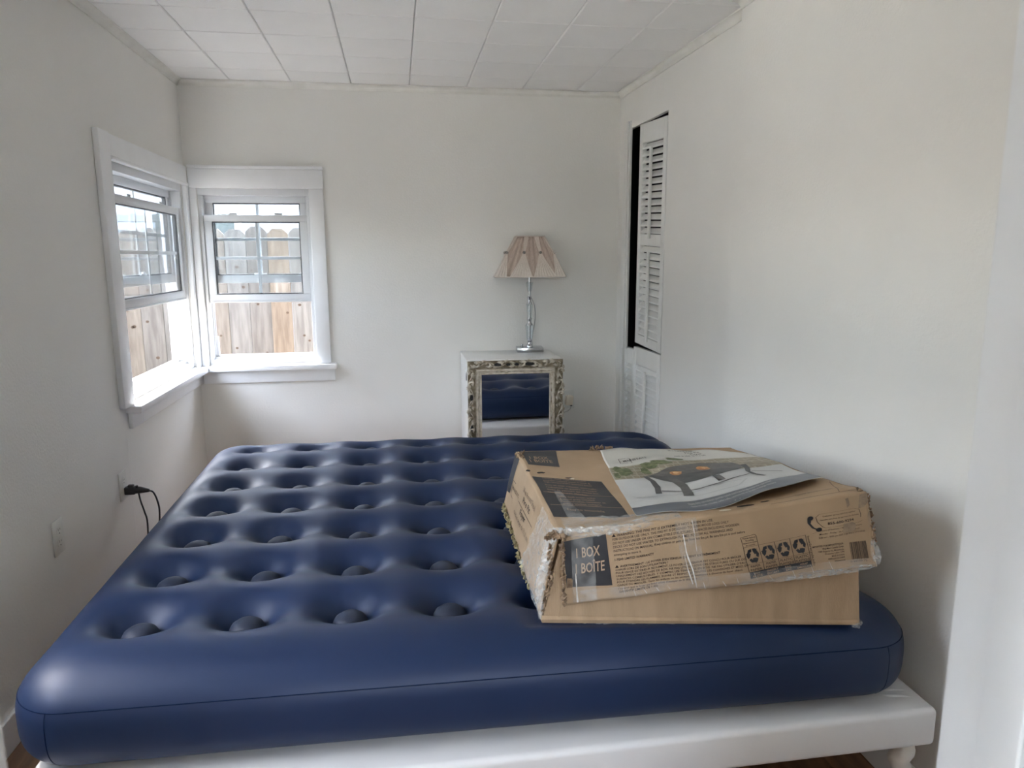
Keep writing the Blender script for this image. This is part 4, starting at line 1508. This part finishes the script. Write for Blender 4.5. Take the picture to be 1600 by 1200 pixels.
poly([(.78, .545), (.98, .53), (.985, .62), (.9, .66), (.82, .62)], 'stone_print', M['stone'], fA, L3, label)
strip([(.05, .215), (.3, .235), (.55, .30), (.68, .285), (.60, .22), (.35, .19)], .012, 'shadow_print', M['paper_mid'], fA, L2, label, .8)
lpatch([(0, 0), (1, 0), (1, .185), (0, .105)], 'slate_band', M['paper_band'], L1, (40, 5))
# the fire pit
poly([(.207, .515), (.26, .455), (.36, .385), (.50, .415), (.60, .445), (.74, .50), (.80, .55), (.70, .56), (.45, .53)], 'fire_bowl_print', M['steel_print'], fA, L3, label)
poly([(.207, .517), (.372, .640), (.59, .70), (.78, .685), (.80, .56), (.60, .545), (.40, .52)], 'spark_screen_print', M['steel_print2'], fA, L3, label)
strip([(.205, .515), (.40, .522), (.60, .548), (.80, .56)], .010, 'rim_print', M['steel_print'], fA, L4, label, .8)
for (cs, ct_, r, mt) in ((.39, .553, .045, 'flame'), (.39, .556, .018, 'flame2'), (.57, .60, .045, 'flame'), (.575, .595, .014, 'flame2')):
    poly([(cs + r * math.cos(k * PI / 6) * random.uniform(.7, 1.15), ct_ + r * .8 * math.sin(k * PI / 6) * random.uniform(.7, 1.2)) for k in range(12)], 'flame_print', M[mt], fA, L4 if mt == 'flame' else L5, label)
poly([(.177, .51), (.205, .512), (.222, .44), (.224, .36), (.196, .252), (.165, .255), (.188, .345), (.192, .43)], 'leg_print', M['steel_print'], fA, L4, label)
poly([(.308, .475), (.362, .468), (.372, .36), (.345, .193), (.290, .199), (.322, .33)], 'leg_print', M['steel_print2'], fA, L4, label)
poly([(.554, .435), (.597, .434), (.584, .344), (.536, .332)], 'leg_print', M['steel_print'], fA, L4, label)
strip([(.81, .60), (.80, .52), (.765, .432), (.757, .345), (.788, .285)], [.03, .028, .024, .022, .022], 'leg_print', M['steel_print'], fA, L4, label, .8)
strip([(.212, .298), (.30, .286), (.40, .284), (.52, .305), (.64, .338), (.735, .368)], .013, 'ring_print', M['steel_print2'], fA, L3, label, .8)
strip([(.79, .44), (.88, .40), (.93, .36)], .009, 'poker_print', M['steel_print2'], fA, L3, label, .8)
# label lettering
strip([(.155, .832), (.101, .827), (.097, .750), (.150, .752)], .004, 'logo_rule', M['ink_text'], fA, L1, label, .8)
strip([(.165, .832), (.181, .828), (.178, .753), (.165, .753)], .004, 'logo_rule', M['ink_text'], fA, L1, label, .8)
lay_text('MAINSTAYS', (.125, .772), (.300, .812), .032, 'lettering', M['ink_text'], fA, L1, label, .004)
lay_text('28 in Round Steel', (.50, .955), (.66, .965), .028, 'lettering', M['ink_text'], fA, L1, label, 0)
lay_text('Fire Pit', (.60, .925), (.69, .932), .028, 'lettering', M['ink_text'], fA, L1, label, .008)
lay_text('Foyer', (.62, .892), (.69, .897), .028, 'lettering', M['ink_text'], fA, L1, label, .008)
lay_text('rond en acier de 71,1 cm', (.50, .845), (.70, .868), .028, 'lettering', M['ink_text'], fA, L1, label, 0)
lay_text('Heavy-duty rust-resistant powder-coated steel frame & high-temperature painted bowl', (.27, .078), (.74, .128), .024, 'lettering', M['paper'], fA, L2, label, 0)
lay_text('Base en acier robuste, antirouille, revêtement en poudre et vasque résistante', (.27, .040), (.74, .088), .024, 'lettering', M['paper'], fA, L2, label, 0)

# ------------------------------------------------------------------ mirrored bedside cabinet
cx0, cx1, cy0, cy1, cz = 0.352, 0.866, 3.785, 4.165, 0.80
cab = thing('bedside_cabinet', 'white bedside cabinet with a mirrored door in a carved gilt frame', 'cabinet', ((cx0 + cx1) / 2, (cy0 + cy1) / 2, 0))
b = MB().cbox(cx0, cx1, cy0, cy1, 0.0, cz - 0.018, 0.003)
soft(b.build('body', M['cab'], cab), 30)
b = MB().cbox(cx0 - 0.001, cx1 + 0.001, cy0 + 0.001, cy1 + 0.002, cz - 0.0178, cz, 0.002)
soft(b.build('top', M['cab'], cab), 30)
fx0, fx1, fz0, fz1, fy = 0.350, 0.880, 0.045, 0.798, 3.784
door = MB().box(fx0 + .006, fx1 - .006, fy - 0.014, fy, fz0 + .006, fz1 - .004).build('door', M['gilt_dark'], cab)
mx0, mx1, mz0, mz1 = 0.429, 0.798, 0.13, 0.722
b = MB().box(mx0 - .004, mx1 + .004, fy - 0.0165, fy - 0.0145, mz0 - .004, mz1 + .004)
b.build('mirror', M['mirror'], door)
yf = fy - 0.0145


def frame_ring(name, e0, e1, h0, h1, mt, parent):
    """moulding ring around the mirror; e = distance out from the mirror edge"""
    b = MB()
    n_ = 5
    P = []
    for k in range(n_):
        t = k / (n_ - 1)
        e = e0 + (e1 - e0) * t
        y = yf - (h0 + (h1 - h0) * math.sin(PI * t))
        P.append([(mx0 - e, y, mz0 - e), (mx1 + e, y, mz0 - e), (mx1 + e, y, mz1 + e), (mx0 - e, y, mz1 + e)])
    P.insert(0, [(p[0], yf, p[2]) for p in P[0]])
    P.append([(p[0], yf, p[2]) for p in P[-1]])
    V = [p for q in P for p in q]
    F = [(i * 4 + k, i * 4 + (k + 1) % 4, (i + 1) * 4 + (k + 1) % 4, (i + 1) * 4 + k) for i in range(len(P) - 1) for k in range(4)]
    return soft(b.add(V, F).build(name, mt, parent), 50)


frame_ring('inner_bead', .000, .010, .002, .007, M['gilt2'], door)
frame_ring('inner_fillet', .0105, .016, .002, .004, M['gilt'], door)
frame_ring('plain_band', .0165, .029, .003, .007, M['gilt2'], door)
frame_ring('outer_fillet', .0295, .033, .002, .005, M['gilt'], door)


def scroll(b, cx, cz_, r, turns, a0, sgn, rad):
    """raised spiral leaf in the plane of the door"""
    pts, rs = [], []
    n_ = 20
    for i in range(n_ + 1):
        t = i / n_
        rr = r * (1 - .78 * t)
        a = a0 + sgn * turns * 2 * PI * t
        pts.append((cx + rr * math.cos(a), yf - .004 - .012 * math.sin(PI * (.15 + .8 * t)), cz_ + rr * .9 * math.sin(a)))
        rs.append(rad * (.35 + .9 * math.sin(PI * min(1, .1 + .85 * t))))
    b.tube(pts, rs, 7)


def leaf(b, x0, z0, x1, z1, w, bend):
    """acanthus lobe from one point to another"""
    d = Vector((x1 - x0, 0, z1 - z0))
    nrm = Vector((-d.z, 0, d.x))
    L = d.length
    nrm.normalize()
    V, F = [], []
    n_ = 8
    for i in range(n_ + 1):
        t = i / n_
        c = Vector((x0, yf - .003, z0)) + d * t + nrm * bend * math.sin(PI * t)
        ww = w * math.sin(PI * min(1, .08 + .92 * t) ** .8) + .0008
        up = Vector((0, -1, 0)) * (.005 + .014 * math.sin(PI * t))
        V += [c + nrm * ww, c + nrm * ww * .45 + up * .8, c + up * .45, c - nrm * ww * .45 + up * .8, c - nrm * ww]
    for i in range(n_):
        for k in range(4):
            F.append((i * 5 + k, i * 5 + k + 1, (i + 1) * 5 + k + 1, (i + 1) * 5 + k))
    b.add(V, F)


random.seed(21)
band = .046                                                   # width of the carved border
sides = {'top': [], 'bottom': [], 'left': [], 'right': []}


def carve(name, A, B, inward):
    """running vine: a waving stem with curls and fanned leaf lobes"""
    A, B, inw = Vector(A), Vector(B), Vector(inward)
    d = (B - A)
    L = d.length
    d.normalize()
    n_ = max(2, round(L / .062))
    b = MB()
    ang = math.atan2(d.y, d.x)
    side = 1 if (d.x * inw.y - d.y * inw.x) > 0 else -1
    stem_, rs = [], []
    for i in range(n_ * 10 + 1):
        t = i / (n_ * 10)
        c = A + d * L * t + inw * .013 * math.sin(PI * n_ * t)
        stem_.append((c.x, yf - .008, c.y))
        rs.append(.0034 + .0012 * math.sin(t * n_ * PI * 2))
    b.tube(stem_, rs, 7)
    for i in range(n_):
        fl = 1 if i % 2 == 0 else -1
        c = A + d * L * (i + .5) / n_ - inw * fl * .004
        scroll(b, c.x + d.x * .004, c.y + d.y * .004, .0135, .85, ang + side * fl * PI * .55, -fl * side, .0046)
        root = A + d * L * (i + .12) / n_ + inw * fl * .006
        for q in range(5):                                    # fanned acanthus lobes on the outside of the curl
            aa = ang + side * fl * (PI * .05 + q * PI * .16)
            ln = .026 - .0022 * q
            en = root + Vector((math.cos(aa), math.sin(aa))) * ln
            leaf(b, root.x, root.y, en.x, en.y, .0046, .003 * fl)
        tip = A + d * L * (i + .62) / n_ - inw * fl * .016
        en = tip + d * .026 + inw * fl * .006
        leaf(b, tip.x, tip.y, en.x, en.y, .0058, -.004 * fl)
        en = tip - d * .020 + inw * fl * .004
        leaf(b, tip.x, tip.y, en.x, en.y, .0050, .004 * fl)
    return b.build(name, M['gilt'], door, smooth=True)


h = band / 2
carve('carved_border', (fx0 + .02, fz1 - h + .002), (fx1 - .02, fz1 - h + .002), (0, -1))
carve('carved_border', (fx0 + .02, fz0 + h), (fx1 - .02, fz0 + h), (0, 1))
carve('carved_border', (fx0 + h - .002, fz0 + .02), (fx0 + h - .002, fz1 - .03), (1, 0))
carve('carved_border', (fx1 - h + .002, fz0 + .02), (fx1 - h + .002, fz1 - .03), (-1, 0))
for (px, pz, w, hh) in ((.518, .774, .024, .010), (.572, .774, .012, .010), (.618, .774, .012, .009), (.688, .774, .026, .011),
                        (.372, .60, .009, .024), (.373, .43, .008, .020), (.370, .28, .008, .020)):
    o = [(px + w * math.cos(k * PI / 6), pz + hh * math.sin(k * PI / 6) * (1.0 if k < 6 else .6)) for k in range(12)]
    MB().prism(o, lambda q: (q[0], yf - .0175, q[1]), lambda q: (q[0], yf - .003, q[1])).build('piercing_shade', M['pierced'], door)
for z in (.69, .16):
    soft(MB().cbox(cx0 - .005, cx0 - .0005, cy0 + .001, cy0 + .012, z, z + .06, .001).build('hinge', M['chrome'], cab), 30)

# ------------------------------------------------------------------ table lamp
LX, LY, LZ = 0.748, 4.088, cz + 0.0005
LR = math.radians(-4)


def lr(x, y, z):
    return (LX + x * math.cos(LR) - y * math.sin(LR), LY + x * math.sin(LR) + y * math.cos(LR), LZ + z)


lamp = thing('table_lamp', 'crystal and chrome table lamp with a gathered blush shade on the mirrored cabinet', 'lamp', (LX, LY, LZ))
t = MB().cbox(-.076, .076, -.050, .044, 0, .026, .002)
b = MB().add([lr(*p) for p in t.v], t.f)
soft(b.build('base', M['chrome'], lamp), 30)


def stem(name, prof, mt, parent=lamp, n_=24):
    b = MB().lathe(LX, LY, [(r, LZ + z) for r, z in prof], n_)
    return soft(b.build(name, mt, parent), 45)


stem('collar', [(.019, .026), (.020, .030), (.018, .036), (.011, .044), (.010, .052), (.013, .060), (.016, .064), (.016, .070)], M['chrome'])
stem('crystal_column', [(.0165, .0705), (.018, .075), (.024, .148), (.026, .152)], M['crystal'])
stem('rod', [(.0085, .0702), (.0085, .1525)], M['chrome'])
stem('collar', [(.021, .1528), (.020, .157), (.012, .166), (.011, .176), (.014, .184), (.015, .190), (.015, .194)], M['chrome'])
stem('crystal_column', [(.0125, .1945), (.013, .200), (.019, .268), (.021, .272)], M['crystal'])
stem('rod', [(.0075, .1942), (.0075, .2725)], M['chrome'])
stem('collar', [(.017, .2728), (.016, .277), (.010, .288), (.010, .300), (.013, .308), (.014, .314), (.009, .318)], M['chrome'])
stem('rod', [(.0085, .3182), (.0085, .47), (.006, .47), (.006, .60)], M['chrome'])
stem('crystal_bell', [(.0095, .345), (.012, .35), (.019, .392), (.021, .398)], M['crystal'])
b = MB().add([lr(p[0] - .045, p[1] + .0, p[2] + .0265) for p in MB().lathe(0, 0, [(.008, 0), (.0085, .004), (.005, .008), (.009, .011), (.007, .016), (.002, .018)], 14).v],
             MB().lathe(0, 0, [(.008, 0), (.0085, .004), (.005, .008), (.009, .011), (.007, .016), (.002, .018)], 14).f)
soft(b.build('switch_knob', M['chrome'], lamp), 40)
cord = [(-.010, -.02, .405), (-.014, -.014, .395), (-.013, -.012, .36), (-.002, -.018, .325), (.014, -.019, .30), (.028, -.010, .26), (.034, .0, .21), (.030, .006, .16),
        (.022, .012, .11), (.018, .03, .06), (.022, .046, .030)]
cord = [lr(*p) for p in cord]


def spline(P, k=6):
    P = [Vector(p) for p in P]
    out = []
    for i in range(len(P) - 1):
        p0, p1, p2, p3 = P[max(i - 1, 0)], P[i], P[i + 1], P[min(i + 2, len(P) - 1)]
        for q in range(k):
            t = q / k
            out.append(.5 * ((2 * p1) + (p2 - p0) * t + (2 * p0 - 5 * p1 + 4 * p2 - p3) * t * t + (3 * p1 - p0 - 3 * p2 + p3) * t ** 3))
    out.append(P[-1])
    return out


MB().tube(spline(cord), .0019, 7).build('cord', M['wire'], lamp, smooth=True)
# shade: oblong truncated pyramid of pleats
SZ0, SZ1 = .430, .655
BWX, BWY, TWX, TWY = .196, .082, .077, .042


def shade_pt(p, t, off=0.0):
    """p: 0..1 round the outline from the front left corner, t: 0 bottom .. 1 top"""
    hx, hy = BWX + (TWX - BWX) * t + off, BWY + (TWY - BWY) * t + off
    per = [2 * BWX, 2 * BWY, 2 * BWX, 2 * BWY]
    s = p % 1.0 * sum(per)
    k = 0
    while s > per[k] and k < 3:
        s -= per[k]
        k += 1
    f_ = s / per[k]
    x, y = [(-hx + 2 * hx * f_, -hy), (hx, -hy + 2 * hy * f_), (hx - 2 * hx * f_, hy), (-hx, hy - 2 * hy * f_)][k]
    return lr(x, y, SZ0 + (SZ1 - SZ0) * t)


NP = 340
b = MB()
b.grid(lambda u, v: shade_pt(u, v, .0022 * math.sin(u * NP * .5) * (1 - .4 * v)), NP, 8)
shade = b.build('shade', M['shade'], lamp, smooth=True, fix=False)
shade.modifiers.new('cloth', 'SOLIDIFY').thickness = .0015
b = MB()
for tt, rr in ((.002, .0035), (.998, .003)):
    b.tube([shade_pt(k / 80, tt, .003) for k in range(81)], rr, 6, False)
b.build('shade_trim', M['sheer'], shade, smooth=True)
half = BWX / (2 * BWX + 2 * BWY) / 2
c1 = BWX * 2 / (4 * BWX + 4 * BWY)
c2 = BWY * 2 / (4 * BWX + 4 * BWY)
cents = [0.0, c1 * .36, c1 * .70, c1, c1 + c2 * .5, c1 + c2, c1 * 1.33 + c2, c1 * 1.67 + c2, 2 * c1 + c2, 2 * c1 + 1.5 * c2]
for cp in cents:                                              # gathered swags pinched by a jewel
    def swag(u, v, cp=cp):
        t = v
        w = .007 + (.050 * ((.60 - t) / .60) ** .85 if t < .60 else .018 * ((t - .60) / .40) ** .8)
        p = cp + (u - .5) * 2 * w
        wob = .0016 * math.sin(u * 46)
        return shade_pt(p, .004 + .992 * t, .0052 + wob + .004 * math.exp(-((t - .60) / .07) ** 2))
    MB().grid(swag, 30, 18).build('swag', M['sheer'], shade, smooth=True, fix=False)
    pj = Vector(shade_pt(cp, .60, .011))
    b = MB()
    for k in range(7):
        q = pj + Vector((.0062 * math.cos(k * PI / 3), -.002, .0062 * math.sin(k * PI / 3))) if k < 6 else pj + Vector((0, -.004, 0))
        bm = bmesh.new()
        bmesh.ops.create_icosphere(bm, subdivisions=1, radius=.0036, matrix=Matrix.Translation(q))
        b.from_bm(bm)
    b.build('jewel', M['jewel'], shade)

# ------------------------------------------------------------------ outlets, plug, charger
def outlet(label, mp, loc, group=None):
    root = thing('wall_outlet', label, 'outlet', loc)

    def bx(nm, u0, u1, z0, z1, w0, w1, mt, parent, c=.0015):
        b = MB()
        t_ = MB().cbox(u0, u1, w0, w1, z0, z1, c)
        b.add([mp(p[0], p[1], p[2]) for p in t_.v], t_.f)
        return soft(b.build(nm, mt, parent), 30)
    bx('plate', -.035, .035, -.0575, .0575, 0, .006, M['plate'], root, .002)
    for s_ in (1, -1):
        zc = .0195 * s_
        o = [(.0165 * math.cos(k * PI / 10), zc + .0145 * math.sin(k * PI / 10)) for k in range(20)]
        o = [(max(-.0145, min(.0145, x)), z) for x, z in o]
        b = MB().prism(o, lambda q: mp(q[0], .0055, q[1]), lambda q: mp(q[0], .0085, q[1]))
        rcp = b.build('receptacle', M['plate'], root)
        for (u0, hgt) in ((-.0068, .0045), (.0052, .0036)):
            bx('slot', u0, u0 + .0017, zc + .0015, zc + .0015 + hgt * 1.7, .0080, .0088, M['slot'], rcp, .0002)
        b = MB().prism([(.0023 * math.cos(k * PI / 5), zc - .0075 + .0023 * math.sin(k * PI / 5)) for k in range(10)],
                       lambda q: mp(q[0], .0080, q[1]), lambda q: mp(q[0], .0088, q[1]))
        b.build('slot', M['slot'], rcp)
    b = MB().prism([(.003 * math.cos(k * PI / 5), .003 * math.sin(k * PI / 5)) for k in range(10)], lambda q: mp(q[0], .0055, q[1]), lambda q: mp(q[0], .0072, q[1]))
    b.build('screw', M['plate'], root)
    return root


OY1, OZ1, OY2, OZ2 = 2.384, 0.465, 2.942, 0.456
outlet('white duplex outlet on the side wall with nothing plugged in', lambda u, w, z: (XL + w, OY1 + u, OZ1 + z), (XL, OY1, OZ1))
outlet('white duplex outlet on the side wall under the black plug', lambda u, w, z: (XL + w, OY2 + u, OZ2 + z), (XL, OY2, OZ2))
OX3, OZ3 = 1.004, 0.490
outlet('white duplex outlet on the back wall behind the white charger', lambda u, w, z: (OX3 + u, YB - w, OZ3 + z), (OX3, YB, OZ3))

# black extension plug with a second plug piggybacked
px, pz = XL + .0095, OZ2 - .0195
plug = thing('extension_plug', 'black power plug with two black cords in the side wall outlet', 'plug', (px, OY2, pz))
b = MB().cbox(px, px + .040, OY2 - .014, OY2 + .014, pz - .017, pz + .014, .004)
b.cbox(px + .012, px + .034, OY2 - .010, OY2 + .010, pz + .012, pz + .022, .004)
soft(b.build('plug_body', M['black_pl'], plug), 40)
b = MB().tube([(px + .039, OY2, pz - .001), (px + .055, OY2, pz - .002), (px + .075, OY2, pz - .004), (px + .090, OY2, pz - .006)], [.015, .014, .010, .006], 12)
b.lathe(px + .046, OY2 - .006, [(.005, pz + .010), (.006, pz + .014), (.005, pz + .019)], 10)
soft(b.build('second_plug', M['black_pl'], plug), 40)
MB().tube(spline([(px + .088, OY2, pz - .006), (px + .105, OY2 - .005, pz - .012), (px + .122, OY2 - .02, pz - .040), (px + .132, OY2 - .035, pz - .085), (px + .128, OY2 - .06, pz - .16),
                  (px + .09, OY2 - .09, .12), (px + .07, OY2 - .12, .012)]), .0034, 8).build('cord', M['black_pl'], plug, smooth=True)
MB().tube(spline([(px + .050, OY2 - .002, pz - .013), (px + .058, OY2 - .012, pz - .045), (px + .075, OY2 - .03, pz - .085), (px + .085, OY2 - .04, pz - .13), (px + .07, OY2 - .02, .15),
                  (px + .06, OY2 + .02, .012)]), .0034, 8).build('cord', M['black_pl'], plug, smooth=True)

# white charger with a thin cord that runs to the lamp
gx, gy, gz = OX3 - .002, YB - .0095, OZ3 - .0195 + .018
chg = thing('wall_charger', 'small white charger block with a thin grey cord on the back wall', 'charger', (gx, gy, gz))
t = MB().cbox(-.022, .022, -.038, 0, -.028, .028, .005)
b = MB().add([(gx + p[0] + .10 * p[2], gy + p[1], gz + p[2]) for p in t.v], t.f)
soft(b.build('charger_body', M['white_pl'], chg), 40)
soft(MB().cbox(gx + .006, gx + .018, gy - .030, gy - .018, gz - .036, gz - .0275, .002).build('strain_relief', M['black_pl'], chg), 40)
MB().tube(spline([(gx + .012, gy - .024, gz - .036), (gx + .006, gy - .024, gz - .052), (gx - .012, gy - .02, gz - .068), (gx - .04, gy - .012, gz - .076), (gx - .085, gy - .006, gz - .080),
                  (gx - .11, gy - .004, gz - .10), (gx - .115, gy - .004, .13)]), .0016, 7).build('cord', M['wire'], chg, smooth=True)
